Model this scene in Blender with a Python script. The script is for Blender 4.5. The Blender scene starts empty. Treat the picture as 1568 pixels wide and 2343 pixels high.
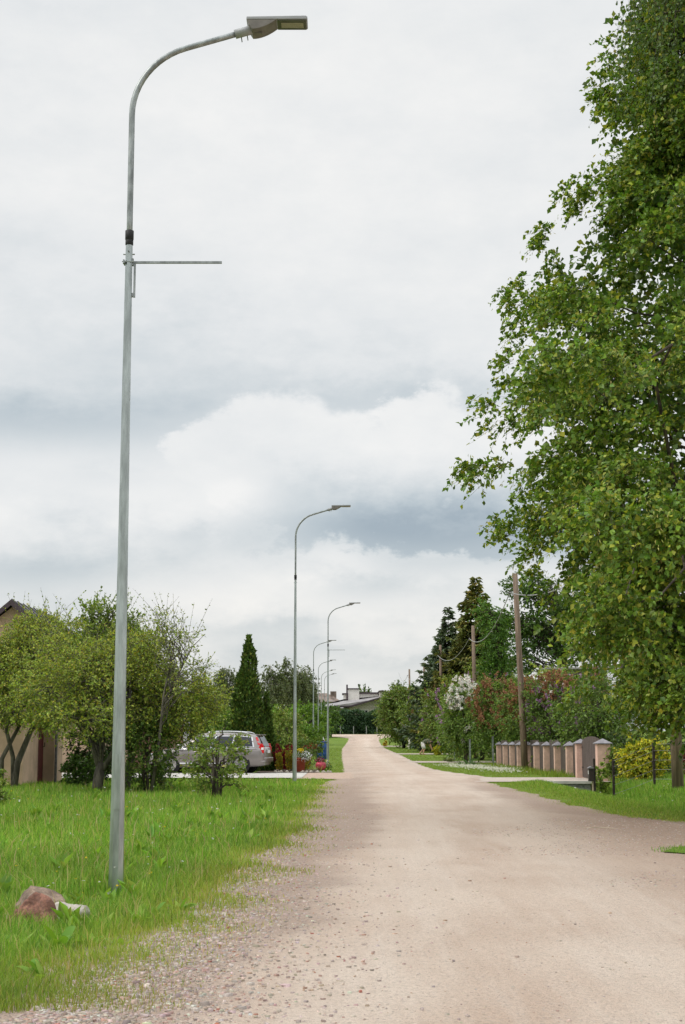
import bpy, math, random
import numpy as np

SC = bpy.context.scene
COL = SC.collection
R = math.radians
rng = np.random.default_rng(7)
random.seed(7)

# ------------------------------------------------------------------ camera
EYE = 1.4
FPX = 3500.0                       # focal length in picture units (picture is 1568 x 2342)
PITCH = math.atan(509 / FPX)
cd = bpy.data.cameras.new('camera')
cd.sensor_fit = 'VERTICAL'
cd.sensor_height = 36.0
cd.lens = FPX / 2342 * 36.0
cd.clip_start = 0.1
cd.clip_end = 3000
cam = bpy.data.objects.new('camera', cd)
COL.objects.link(cam)
cam.location = (0, 0, EYE)
cam.rotation_euler = (R(90) + PITCH, 0, 0)
SC.camera = cam

# ------------------------------------------------------------------ render / exposure
SC.view_settings.view_transform = 'Standard'
SC.view_settings.look = 'None'
SC.view_settings.exposure = 0.0
SC.view_settings.gamma = 1.0
SC.cycles.use_denoising = True
SC.cycles.use_adaptive_sampling = True
SC.cycles.adaptive_threshold = 0.02
SC.cycles.max_bounces = 4
SC.cycles.diffuse_bounces = 2
SC.cycles.glossy_bounces = 2
SC.cycles.transmission_bounces = 2
SC.cycles.transparent_max_bounces = 4

# ------------------------------------------------------------------ node expression helper
class E:
    """a socket with arithmetic"""
    def __init__(s, nt, sock): s.nt, s.k = nt, sock
    def _m(s, op, *o):
        n = s.nt.nodes.new('ShaderNodeMath'); n.operation = op
        s.nt.links.new(s.k, n.inputs[0])
        for i, v in enumerate(o):
            if isinstance(v, E): s.nt.links.new(v.k, n.inputs[i + 1])
            else: n.inputs[i + 1].default_value = v
        return E(s.nt, n.outputs[0])
    def __add__(s, o): return s._m('ADD', o)
    __radd__ = __add__
    def __sub__(s, o): return s._m('SUBTRACT', o)
    def __rsub__(s, o): return s._m('MULTIPLY', -1.0)._m('ADD', o)
    def __mul__(s, o): return s._m('MULTIPLY', o)
    __rmul__ = __mul__
    def __truediv__(s, o): return s._m('DIVIDE', o)
    def max(s, o): return s._m('MAXIMUM', o)
    def min(s, o): return s._m('MINIMUM', o)
    def pow(s, o): return s._m('POWER', o)
    def exp(s): return s._m('EXPONENT')
    def step(s, a, b, lo=0.0, hi=1.0):
        n = s.nt.nodes.new('ShaderNodeMapRange'); n.interpolation_type = 'SMOOTHSTEP'
        s.nt.links.new(s.k, n.inputs[0])
        for i, v in zip((1, 2, 3, 4), (a, b, lo, hi)): n.inputs[i].default_value = v
        return E(s.nt, n.outputs[0])

def lk(nt, a, b): nt.links.new(a.k if isinstance(a, E) else a, b)

def mixc(nt, f, a, b, mode='MIX'):
    n = nt.nodes.new('ShaderNodeMix'); n.data_type = 'RGBA'; n.blend_type = mode
    for v, i in ((f, 0), (a, 6), (b, 7)):
        if isinstance(v, E): nt.links.new(v.k, n.inputs[i])
        elif isinstance(v, bpy.types.NodeSocket): nt.links.new(v, n.inputs[i])
        elif i == 0: n.inputs[0].default_value = v
        else: n.inputs[i].default_value = (*v, 1)
    return n.outputs[2]

def noise(nt, vec, scale, detail=4, rough=0.55, dist=0.0):
    n = nt.nodes.new('ShaderNodeTexNoise')
    n.inputs['Scale'].default_value = scale
    n.inputs['Detail'].default_value = detail
    n.inputs['Roughness'].default_value = rough
    n.inputs['Distortion'].default_value = dist
    if vec is not None: nt.links.new(vec, n.inputs['Vector'])
    return E(nt, n.outputs[0])

def mapping(nt, vec, scale=(1, 1, 1), loc=(0, 0, 0)):
    n = nt.nodes.new('ShaderNodeMapping')
    n.inputs['Scale'].default_value = scale
    n.inputs['Location'].default_value = loc
    nt.links.new(vec, n.inputs['Vector'])
    return n.outputs[0]

# ------------------------------------------------------------------ world: bright broken overcast
SUN_EL, SUN_AZ = R(48), R(-105)        # azimuth measured from +Y towards +X (the sun stands to the left, slightly behind)
def make_world():
    w = bpy.data.worlds.new('World'); SC.world = w; w.use_nodes = True
    nt = w.node_tree; nt.nodes.clear()
    out = nt.nodes.new('ShaderNodeOutputWorld')
    bg = nt.nodes.new('ShaderNodeBackground'); bg.inputs[1].default_value = 0.1
    sky = nt.nodes.new('ShaderNodeTexSky'); sky.sky_type = 'NISHITA'; sky.sun_disc = False
    sky.sun_elevation = SUN_EL; sky.sun_rotation = SUN_AZ
    tc = nt.nodes.new('ShaderNodeTexCoord'); d = tc.outputs['Generated']
    sep = nt.nodes.new('ShaderNodeSeparateXYZ'); nt.links.new(d, sep.inputs[0])
    x, y, z = (E(nt, sep.outputs[i]) for i in range(3))
    az = x._m('ARCTAN2', y)
    el = z._m('ARCSINE')
    # clouds get flatter towards the horizon: noise space stretched sideways
    v1 = mapping(nt, d, (3.2, 3.2, 9.0), (1.3, 4.1, 0.4))
    v2 = mapping(nt, d, (9.0, 9.0, 22.0), (7.3, 2.1, 5.4))
    big = noise(nt, v1, 1.0, 2, 0.55)
    mid = noise(nt, v2, 1.0, 6, 0.6)
    fine = noise(nt, mapping(nt, d, (40, 40, 60)), 1.0, 6, 0.62)
    wa = az + (mid - 0.5) * 0.045 + (fine - 0.5) * 0.018
    we = el + (fine - 0.5) * 0.018 + (mid - 0.5) * 0.03
    def ae(px, py):
        a = (px - 784) / FPX; t = math.atan((1171 - py) / FPX) + PITCH
        return math.atan(a / math.cos(t) * math.cos(t - PITCH)), t
    cv = nt.nodes.new('ShaderNodeCombineXYZ'); lk(nt, wa, cv.inputs[0]); lk(nt, we, cv.inputs[1])
    def quad(px, py, rx, ry):
        a, t = ae(px, py)
        n = nt.nodes.new('ShaderNodeVectorMath'); n.operation = 'MULTIPLY_ADD'; nt.links.new(cv.outputs[0], n.inputs[0])
        n.inputs[1].default_value = (FPX / rx, FPX / ry, 0); n.inputs[2].default_value = (-a * FPX / rx, -t * FPX / ry, 0)
        q = nt.nodes.new('ShaderNodeVectorMath'); q.operation = 'DOT_PRODUCT'
        nt.links.new(n.outputs[0], q.inputs[0]); nt.links.new(n.outputs[0], q.inputs[1])
        return E(nt, q.outputs['Value'])
    def blob(v, px, py, rx, ry, amp):
        q = quad(px, py, rx, ry)
        n = nt.nodes.new('ShaderNodeMath'); n.operation = 'POWER'; n.inputs[0].default_value = .3679; nt.links.new(q.k, n.inputs[1])
        return E(nt, n.outputs[0])._m('MULTIPLY_ADD', amp, v)
    v = 0.92 + (big - 0.5) * 0.55 + (mid - 0.5) * 0.55 + (fine - .5) * .22
    for px, py, rx, ry, amp in ((60, 975, 420, 62, -0.42), (330, 930, 160, 50, -0.14), (700, 905, 260, 60, -0.26), (1030, 915, 260, 60, -0.26),
                                (840, 800, 500, 120, -0.10), (300, 820, 330, 90, -0.14),
                                (900, 180, 900, 330, 0.10), (150, 1120, 260, 70, 0.12), (330, 1190, 110, 120, 0.10),
                                (330, 1285, 260, 55, -0.25), (60, 1320, 200, 40, -0.22), (1000, 1430, 220, 40, 0.05)):
        v = blob(v, px, py, rx, ry, amp)
    # heaped cloud with a crisp upper edge
    def ell(px, py, rx, ry): return 1.0 - quad(px, py, rx, ry)
    f = ell(560, 1040, 170, 110).max(ell(640, 1040, 190, 150)).max(ell(800, 1120, 300, 190)).max(ell(980, 1060, 150, 190)).max(ell(1130, 1120, 230, 190)).max(ell(1350, 1150, 300, 190))
    m = (f + (fine - 0.5) * 1.9 + (mid - 0.5) * 2.2).step(-0.05, 0.42)
    _, t0 = ae(784, 985); _, t1 = ae(784, 1225); _, t2 = ae(784, 1265); _, t3 = ae(784, 1300)
    shade = we.step(t1, t0, 0.42, 1.0)
    side = wa.step(ae(480, 1200)[0], ae(860, 1200)[0], 0.0, 1.0)
    vc = shade * side * 1.04 + (1.0 - side) * 0.92 + (mid - 0.5) * 0.42 + (fine - .5) * .22
    m = m * we.step(t3, t2)
    v = v * (1.0 - m) + vc * m
    for px, py, rx, ry, amp in ((980, 1205, 330, 56, -0.44), (540, 1120, 70, 34, 0.30), (730, 1290, 60, 34, 0.20), (850, 1340, 130, 34, -0.26), (1010, 1290, 300, 22, -0.14),
                                (800, 1300, 80, 24, 0.18), (640, 1430, 120, 22, -0.16), (500, 1445, 90, 26, -0.12), (900, 1520, 120, 18, -0.16), (920, 1420, 90, 14, -0.12), (620, 1360, 300, 60, 0.14), (420, 1215, 150, 30, -.16), (250, 1100, 120, 30, -.14), (700, 1110, 130, 40, -.12), (1120, 1480, 120, 24, -.16), (760, 1480, 90, 16, -.14), (560, 1240, 120, 30, -.14)):
        v = blob(v, px, py, rx, ry, amp)
    low = el.step(0.02, 0.20, 1.0, 0.0)
    v = v + ((mid - .5) * .55 + (fine - .5) * .25 - .13) * low
    v = v.max(0.0).min(1.15)
    r = nt.nodes.new('ShaderNodeValToRGB'); nt.links.new((v * 0.8696).k, r.inputs[0])
    cr = r.color_ramp; cr.interpolation = 'LINEAR'
    cr.elements[0].position = 0.0; cr.elements[0].color = (0.38, 0.455, 0.52, 1)
    cr.elements[1].position = 1.0; cr.elements[1].color = (0.92, 0.92, 0.91, 1)
    for p, c in ((0.25, (0.50, 0.57, 0.62)), (0.5, (0.645, 0.695, 0.725)), (0.75, (0.81, 0.83, 0.84))):
        e = cr.elements.new(p); e.color = (*c, 1)
    warm = el.step(0.02, 0.16, 1.0, 0.0)
    c = mixc(nt, warm * 0.8, r.outputs[0], (1.0, 0.975, 0.935), 'MULTIPLY')
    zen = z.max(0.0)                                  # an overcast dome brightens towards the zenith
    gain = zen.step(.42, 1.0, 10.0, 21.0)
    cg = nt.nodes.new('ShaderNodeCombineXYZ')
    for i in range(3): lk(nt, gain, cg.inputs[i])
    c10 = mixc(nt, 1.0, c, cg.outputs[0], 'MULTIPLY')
    below = el.step(-0.10, -0.01, 0.0, 1.0)
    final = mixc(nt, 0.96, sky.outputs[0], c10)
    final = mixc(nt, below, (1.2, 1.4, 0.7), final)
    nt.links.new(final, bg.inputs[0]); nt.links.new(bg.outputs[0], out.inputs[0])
make_world()
SC.world.cycles.sampling_method = 'MANUAL'
SC.world.cycles.sample_map_resolution = 512

sd = bpy.data.lights.new('sun', 'SUN'); sd.energy = 1.5; sd.angle = R(14); sd.color = (1.0, 0.95, 0.87)
sun = bpy.data.objects.new('sun', sd); COL.objects.link(sun)
sv = (math.sin(SUN_AZ) * math.cos(SUN_EL), math.cos(SUN_AZ) * math.cos(SUN_EL), math.sin(SUN_EL))
from mathutils import Vector
sun.rotation_euler = Vector(sv).to_track_quat('Z', 'Y').to_euler()
sun.location = (sv[0] * 60, sv[1] * 60, sv[2] * 60)

# ------------------------------------------------------------------ layout helpers
KN = np.array([(-200, 0), (0, 0), (46.7, -.02), (80, -.19), (114, -.09), (146.5, .056), (180, .5), (213.7, 1.4), (243, 1.63), (600, 2.8), (2500, 6)])
_yy = np.linspace(-200, 2500, 27001)
_zz = np.interp(_yy, KN[:, 0], KN[:, 1])
_k = np.hanning(121); _k /= _k.sum()
_zz = np.convolve(np.pad(_zz, 60, mode='edge'), _k, mode='valid')
def prof(y): return np.interp(y, _yy, _zz)
_c, _s = math.cos(PITCH), math.sin(PITCH)
def ray(px, py):
    a = (px - 784) / FPX; b = (1171 - py) / FPX
    return a, _c - b * _s, _s + b * _c
def at(px, py, Y):
    dx, dy, dz = ray(px, py); k = Y / dy
    return np.array((dx * k, Y, EYE + dz * k))
def gr(px, py):
    dx, dy, dz = ray(px, py)
    Y = np.arange(4, 400, .01); k = Y / dy
    hit = np.nonzero(EYE + dz * k <= prof(Y))[0]
    y = Y[hit[0]] if len(hit) else 215.0
    return np.array((dx * y / dy, y, float(prof(y))))
def xat(px, Y): return (px - 784) / FPX * Y
def zat(py, Y): return float(at(784, py, Y)[2])

# road edges
LP = [(-40, 2450), (60, 2345), (115, 2326), (251, 2226), (401, 2140), (476, 2095), (531, 2035), (602, 1965), (677, 1925), (722, 1875), (745, 1814), (752, 1795), (767, 1784)]
LT = [gr(*p)[:2] for p in LP]
LT = [np.array((-1.6, -30.)), np.array((-1.45, 5.))] + LT
LT += [np.array((0.05, 52.5)), np.array((0.12, 60.)), np.array((0.1, 78.)), np.array((0.0, 100.)), np.array((0.0, 146.)), np.array((0.6, 180.)), np.array((0.9, 196.)), np.array((-1., 204.)), np.array((-14., 208.)), np.array((-60., 211.)), np.array((-60., 216.))]
RP = [(1568, 1885), (1450, 1874), (1350, 1862), (1250, 1840), (1180, 1815), (1120, 1798)]
RT = [np.array((30., -30.)), np.array((30., 21.0)), np.array((9.0, 23.6))] + [gr(*p)[:2] for p in RP]
RT += [gr(1100, 1791)[:2], np.array((4.7, 50.)), np.array((4.9, 53.)), np.array((4.6, 58.)), np.array((4.15, 64.)), np.array((4.0, 70.)), np.array((4.1, 90.)), np.array((4.2, 120.)), np.array((4.0, 160.)), np.array((4.4, 190.)), np.array((5.5, 200.)), np.array((9., 206.)), np.array((40., 211.)), np.array((40., 216.))]
LT, RT = np.array(LT), np.array(RT)
def XG(y): return np.interp(y, LT[:, 1], LT[:, 0])           # where the left grass begins
def XH(y): return np.interp(y, RT[:, 1], RT[:, 0])           # where the right grass begins
def XL(y): return XG(y) - np.interp(y, (8, 12, 40, 52), (.85, .6, .3, .05))   # the gravel runs on under the grass fringe
def XR(y): return XH(y) + np.interp(y, (22, 24, 45, 60), (.1, .6, .3, .05))
def sstep(a, b, x):
    t = np.clip((x - a) / (b - a), 0, 1); return t * t * (3 - 2 * t)
def wob(y, s=0.0):
    return .07 * np.sin(y * 1.7 + s) + .05 * np.sin(y * 3.9 + 2 * s) + .03 * np.sin(y * 9.1 + 3 * s)
# drives: x0, x1, y0, y1
DRV_L = (-13.0, 0.4, 50.2, 60.2)
DRV_R = (4.4, 8.2, 46.75, 52.6)
DITCH = (6.35, 7.75, 33.0, 46.5)
def inroad(x, y):
    i = (x > XL(y)) & (x < XR(y)) & (y < 216)
    i |= (x > DRV_L[0]) & (x < DRV_L[1]) & (y > DRV_L[2]) & (y < DRV_L[3])
    i |= (x > DRV_R[0]) & (x < DRV_R[1]) & (y > DRV_R[2]) & (y < DRV_R[3])
    return i
def roaddepth(x, y):
    d = np.minimum(x - XL(y), XR(y) - x)
    d = np.where(y < 216, d, -1)
    d2 = np.minimum(np.minimum(x - DRV_L[0], DRV_L[1] - x), np.minimum(y - DRV_L[2], DRV_L[3] - y))
    d3 = np.minimum(np.minimum(x - DRV_R[0], DRV_R[1] - x), np.minimum(y - DRV_R[2], DRV_R[3] - y))
    return np.maximum(np.maximum(d, d2), d3)
def hz(x, y):
    x = np.asarray(x, float); y = np.asarray(y, float)
    z = prof(y).astype(float)
    z = z + .03 * np.sin(x * .9 + 1) * np.sin(y * .7) * sstep(0, 2, -roaddepth(x, y))
    q = sstep(DITCH[0] - .9, DITCH[0] + .5, x) * sstep(DITCH[1] + .6, DITCH[1] - .4, x) * sstep(DITCH[2] - 3, DITCH[2] + 3, y) * (y < DITCH[3] + .25)
    z = z - .52 * q
    q = sstep(4.6, 5.4, x) * sstep(24.4, 27, y) * sstep(45.5, 43, y) * sstep(DITCH[0] - .3, DITCH[0] - .9, x)
    z = z + .10 * q
    z = z + .25 * sstep(8.0, 12, x) * sstep(60, 46, y) * sstep(26, 32, y)
    return z

# ------------------------------------------------------------------ object helpers
def tag(o, label=None, cat=None, group=None, kind=None):
    for k, v in (('label', label), ('category', cat), ('group', group), ('kind', kind)):
        if v: o[k] = v
    return o
def thing(name, label, cat, loc=(0, 0, 0), rz=0.0, group=None):
    o = bpy.data.objects.new(name, None); COL.objects.link(o)
    o.location = [float(q) for q in loc]; o.rotation_euler = (0, 0, rz); o.empty_display_size = .2
    return tag(o, label, cat, group)
def link(name, me, parent=None):
    o = bpy.data.objects.new(name, me); COL.objects.link(o)
    if parent is not None: o.parent = parent
    return o
def obj(name, VF, mat, parent=None, smooth=False, bevel=0.0):
    me = bpy.data.meshes.new(name)
    me.from_pydata([tuple(map(float, v)) for v in VF[0]], [], [tuple(map(int, f)) for f in VF[1]])
    me.materials.append(mat)
    if smooth:
        me.polygons.foreach_set('use_smooth', [True] * len(me.polygons))
    me.update()
    o = link(name, me, parent)
    if bevel:
        b = o.modifiers.new('bevel', 'BEVEL'); b.width = bevel; b.segments = 2; b.limit_method = 'ANGLE'
    if smooth == 'auto':
        pass
    return o
def npobj(name, V, F, mat, parent=None, col=None, smooth=False):
    """V (n,3), F (m,k); col (n,3) per vertex"""
    V = np.asarray(V, np.float32); F = np.asarray(F, np.int32)
    me = bpy.data.meshes.new(name)
    m, k = F.shape
    me.vertices.add(len(V)); me.vertices.foreach_set('co', V.ravel())
    me.loops.add(m * k); me.loops.foreach_set('vertex_index', F.ravel())
    me.polygons.add(m); me.polygons.foreach_set('loop_start', np.arange(0, m * k, k, dtype=np.int32))
    if smooth: me.polygons.foreach_set('use_smooth', np.ones(m, bool))
    me.materials.append(mat)
    if col is not None:
        a = me.color_attributes.new('col', 'FLOAT_COLOR', 'POINT')
        c4 = np.ones((len(V), 4), np.float32); c4[:, :3] = col
        a.data.foreach_set('color', c4.ravel())
    me.update(calc_edges=True)
    return link(name, me, parent)
def merge(*parts):
    V, F = [], []
    for v, f in parts:
        n = len(V); V += [tuple(q) for q in v]; F += [tuple(i + n for i in q) for q in f]
    return V, F
def xf(VF, loc=(0, 0, 0), rz=0.0, sc=1.0, ry=0.0, rx=0.0):
    V = np.array(VF[0], float) * sc
    if rx: c, s = math.cos(rx), math.sin(rx); V = V @ np.array(((1, 0, 0), (0, c, s), (0, -s, c)))
    if ry: c, s = math.cos(ry), math.sin(ry); V = V @ np.array(((c, 0, -s), (0, 1, 0), (s, 0, c)))
    if rz: c, s = math.cos(rz), math.sin(rz); V = V @ np.array(((c, s, 0), (-s, c, 0), (0, 0, 1)))
    return [tuple(v) for v in V + np.array(loc)], VF[1]
def box(x0, x1, y0, y1, z0, z1):
    V = [(x, y, z) for z in (z0, z1) for y in (y0, y1) for x in (x0, x1)]
    return V, [(0, 2, 3, 1), (4, 5, 7, 6), (0, 1, 5, 4), (2, 6, 7, 3), (0, 4, 6, 2), (1, 3, 7, 5)]
def prism(poly, y0, y1):
    """polygon in x,z extruded along y"""
    n = len(poly)
    V = [(x, y0, z) for x, z in poly] + [(x, y1, z) for x, z in poly]
    F = [tuple(range(n)), tuple(range(2 * n - 1, n - 1, -1))]
    F += [(i, i + n, (i + 1) % n + n, (i + 1) % n) for i in range(n)]
    return V, F
def tube(P, rad, n=8, cap=True, phase=0.0):
    P = np.array(P, float); m = len(P)
    rad = np.broadcast_to(np.array(rad, float), (m,))
    T = np.gradient(P, axis=0); T /= np.linalg.norm(T, axis=1)[:, None] + 1e-9
    up = np.array((0, 0, 1.)) if abs(T[0][2]) < .9 else np.array((1., 0, 0))
    V, F = [], []
    a = np.cross(T[0], up); a /= np.linalg.norm(a)
    for i in range(m):
        a = a - T[i] * a.dot(T[i]); a /= np.linalg.norm(a) + 1e-9
        b = np.cross(T[i], a)
        for k in range(n):
            t = 2 * math.pi * (k + phase) / n
            V.append(P[i] + rad[i] * (math.cos(t) * a + math.sin(t) * b))
    for i in range(m - 1):
        for k in range(n):
            F.append((i * n + k, i * n + (k + 1) % n, (i + 1) * n + (k + 1) % n, (i + 1) * n + k))
    if cap:
        F.append(tuple(range(n - 1, -1, -1))); F.append(tuple((m - 1) * n + k for k in range(n)))
    return V, F
def lathe(prof_, n=16):
    V, F = [], []
    for r, z in prof_:
        for k in range(n):
            t = 2 * math.pi * k / n; V.append((r * math.cos(t), r * math.sin(t), z))
    m = len(prof_)
    for i in range(m - 1):
        for k in range(n): F.append((i * n + k, i * n + (k + 1) % n, (i + 1) * n + (k + 1) % n, (i + 1) * n + k))
    F.append(tuple(range(n - 1, -1, -1))); F.append(tuple((m - 1) * n + k for k in range(n)))
    return V, F
def tubes_np(P, rad, n=3):
    """P (t, s, 3) many polylines, rad (t, s) -> V, F"""
    t, s, _ = P.shape
    T = np.gradient(P, axis=1); T /= np.linalg.norm(T, axis=2)[..., None] + 1e-9
    ref = np.array((.31, .87, .12))
    a = np.cross(T, ref); a /= np.linalg.norm(a, axis=2)[..., None] + 1e-9
    b = np.cross(T, a)
    ang = 2 * np.pi * np.arange(n) / n
    V = P[:, :, None, :] + rad[:, :, None, None] * (np.cos(ang)[None, None, :, None] * a[:, :, None, :] + np.sin(ang)[None, None, :, None] * b[:, :, None, :])
    idx = np.arange(t * s * n).reshape(t, s, n)
    q = np.stack([idx[:, :-1, :], np.roll(idx, -1, 2)[:, :-1, :], np.roll(idx, -1, 2)[:, 1:, :], idx[:, 1:, :]], -1).reshape(-1, 4)
    return V.reshape(-1, 3), q

# ------------------------------------------------------------------ materials
MATS = {}
def mat(name, base, rough=.7, metal=0.0, var=.12, scale=6.0, bump=0.0, bscale=40.0, spec=.4, coat=0.0, dirt=None, stretch=(1, 1, 1), grain=None):
    m = bpy.data.materials.new(name); m.use_nodes = True; nt = m.node_tree
    b = nt.nodes['Principled BSDF']
    tc = nt.nodes.new('ShaderNodeTexCoord'); v = mapping(nt, tc.outputs['Object'], stretch)
    n1 = noise(nt, v, scale, 5, .6)
    lo = tuple(max(c * (1 - var * 1.6), 0) for c in base); hi = tuple(min(c * (1 + var * 1.4), 1) for c in base)
    c = mixc(nt, n1.step(.3, .7), lo, hi)
    if dirt:
        n2 = noise(nt, v, scale * .35, 6, .65, .6)
        c = mixc(nt, n2.step(.52, .72) * dirt[1], c, dirt[0])
    if grain:
        n3 = noise(nt, v, grain[0], 2, .5); c = mixc(nt, n3.step(.45, .7) * grain[2], c, grain[1])
    nt.links.new(c, b.inputs['Base Color'])
    b.inputs['Roughness'].default_value = rough; b.inputs['Metallic'].default_value = metal
    b.inputs['Specular IOR Level'].default_value = spec
    if coat: b.inputs['Coat Weight'].default_value = coat; b.inputs['Coat Roughness'].default_value = .08
    if bump:
        bn = nt.nodes.new('ShaderNodeBump'); bn.inputs['Strength'].default_value = bump; bn.inputs['Distance'].default_value = .02
        lk(nt, noise(nt, v, bscale, 4, .6), bn.inputs['Height']); nt.links.new(bn.outputs[0], b.inputs['Normal'])
    MATS[name] = m
    return m
def leafmat(name, trans=.35, rough=.5, spec=.35, tint=(1.25, 1.2, .6)):
    m = bpy.data.materials.new(name); m.use_nodes = True; nt = m.node_tree
    b = nt.nodes['Principled BSDF']; out = nt.nodes['Material Output']
    a = nt.nodes.new('ShaderNodeAttribute'); a.attribute_name = 'col'
    nt.links.new(a.outputs['Color'], b.inputs['Base Color'])
    b.inputs['Roughness'].default_value = rough; b.inputs['Specular IOR Level'].default_value = spec
    t = nt.nodes.new('ShaderNodeBsdfTranslucent')
    nt.links.new(mixc(nt, 1.0, a.outputs['Color'], tint, 'MULTIPLY'), t.inputs[0])
    mx = nt.nodes.new('ShaderNodeMixShader'); mx.inputs[0].default_value = trans
    nt.links.new(b.outputs[0], mx.inputs[1]); nt.links.new(t.outputs[0], mx.inputs[2]); nt.links.new(mx.outputs[0], out.inputs[0])
    return m
LEAF = leafmat('leaf', .30)
LEAFL = leafmat('linden_leaf', .28, .45, .32)
NEEDLE = leafmat('needle', .12, .6, .25)
GRASSM = leafmat('grass_blade', .42, .55, .25, (1.2, 1.15, .5))
PETAL = leafmat('petal', .3, .6, .2, (1, 1, 1))
BARK = mat('bark', (.085, .07, .055), .9, var=.35, scale=9, bump=.9, bscale=30, stretch=(1, 1, .3), dirt=((.17, .17, .13), .6))
BARKL = mat('bark_grey', (.13, .115, .095), .9, var=.35, scale=9, bump=.8, bscale=30, stretch=(1, 1, .3), dirt=((.2, .2, .17), .5))
BIRCHB = mat('bark_birch', (.5, .48, .44), .8, var=.3, scale=5, dirt=((.05, .045, .04), .9), stretch=(1, 1, 2))
GALV = mat('galvanised', (.40, .44, .43), .30, .85, var=.16, scale=5, bump=.08, bscale=60, dirt=((.52, .565, .55), .7), stretch=(3, 3, .5), spec=.5)
GALV2 = mat('galvanised_arm', (.29, .315, .315), .42, .6, var=.22, scale=9, dirt=((.5, .52, .52), .6), stretch=(2, 2, .7))
GREYP = mat('grey_paint', (.34, .35, .37), .5, .1, var=.05, scale=4)
GREYU = mat('grey_cast', (.20, .185, .17), .55, .1, var=.12, scale=7)
BLACKR = mat('black_rubber', (.018, .018, .02), .6, var=.3)
DARKM = mat('dark_metal', (.035, .025, .022), .5, .2, var=.3, scale=8)
LEDM = mat('led_panel', (.33, .31, .23), .35, var=.1, scale=60)
LENS = mat('lens', (.075, .075, .06), .2, var=.1)
WOODP = mat('pole_wood', (.235, .17, .125), .85, var=.22, scale=3, stretch=(4, 4, .35), bump=.5, bscale=20, dirt=((.16, .13, .11), .7), grain=(14, (.12, .09, .07), .5))
STUCCO = mat('pink_stucco', (.68, .46, .37), .9, var=.07, scale=8, bump=.5, bscale=120, dirt=((.50, .36, .29), .6))
STUCCOB = mat('beige_stucco', (.58, .41, .30), .9, var=.08, scale=2.5, bump=.4, bscale=90, dirt=((.40, .29, .22), .6))
STUCCOP = mat('rose_stucco', (.50, .30, .24), .9, var=.08, scale=2.5, bump=.4, bscale=60)
CAPG = mat('pillar_cap', (.24, .23, .25), .55, .2, var=.15, scale=8, dirt=((.22, .2, .2), .6))
BOARD = mat('brown_board', (.105, .082, .072), .75, var=.25, scale=3, stretch=(6, 6, .4), bump=.3, bscale=30)
REDDOOR = mat('red_door', (.135, .022, .022), .6, var=.15, scale=8)
ROOFD = mat('dark_roof', (.075, .07, .075), .5, .2, var=.2, scale=2)
ROOFG = mat('grey_roof', (.30, .285, .29), .7, var=.15, scale=1.2)
ROOFO = mat('old_roof', (.20, .155, .13), .85, var=.3, scale=1.5, dirt=((.3, .29, .28), .7))
FASCIA = mat('fascia', (.065, .045, .055), .6, var=.1)
WHITEW = mat('cream_render', (.78, .75, .70), .9, var=.05, scale=1.5)
CONC = mat('concrete', (.50, .48, .45), .9, var=.1, scale=2.5, dirt=((.38, .36, .33), .5), bump=.2, bscale=60)
BLOCK = mat('block', (.235, .235, .225), .95, var=.2, scale=10, bump=.6, bscale=60, dirt=((.12, .13, .11), .6))
MORTAR = mat('mortar', (.36, .36, .35), .95, var=.15, scale=10)
WHITEP = mat('white_plastic', (.78, .78, .78), .5, var=.05)
BLUEP = mat('blue_plastic', (.016, .075, .27), .4, var=.15, scale=3)
ORANGE = mat('orange_reflector', (.75, .23, .01), .35, var=.05)
GREENP = mat('green_pipe', (.015, .24, .13), .45, var=.15)
TERRA = mat('terracotta', (.36, .075, .04), .6, var=.12, scale=5)
PINKP = mat('pink_pot', (.52, .06, .10), .4, var=.2, scale=6)
GLASSD = mat('dark_glass', (.02, .024, .032), .06, var=.1, spec=.6)
CARP = mat('car_paint', (.27, .245, .235), .32, .45, var=.03, scale=2, coat=.8)
CHROME = mat('chrome', (.75, .76, .78), .18, .95, var=.03)
REDL = mat('tail_red', (.62, .012, .016), .2, var=.15, scale=14, coat=.5)
TYRE = mat('tyre', (.02, .02, .022), .85, var=.2)
RIM = mat('rim', (.5, .5, .51), .3, .8, var=.06)
CABLE = mat('cable', (.30, .30, .30), .6, var=.15, scale=3)
SKIN = mat('skin', (.5, .27, .19), .6, var=.06)
SHIRT = mat('shirt', (.075, .085, .05), .9, var=.5, scale=14, dirt=((.34, .32, .22), .8))
SHORTS = mat('shorts', (.6, .58, .56), .9, var=.08)
HAIR = mat('hair', (.03, .022, .016), .7, var=.3)
ROCKR = mat('red_granite', (.34, .165, .12), .9, var=.35, scale=9, bump=1.0, bscale=22, dirt=((.42, .29, .23), .8), grain=(60, (.16, .09, .08), .6))
ROCKB = mat('brown_rock', (.27, .2, .15), .9, var=.3, scale=7, bump=.9, bscale=18, dirt=((.42, .33, .25), .8), grain=(50, (.13, .09, .075), .5))
ROCKE = mat('edging_rock', (.38, .34, .29), .9, var=.3, scale=9)
ROCKW = mat('pale_rock', (.46, .42, .37), .9, var=.2, scale=6, bump=.7, bscale=20, dirt=((.38, .34, .29), .6))

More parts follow.
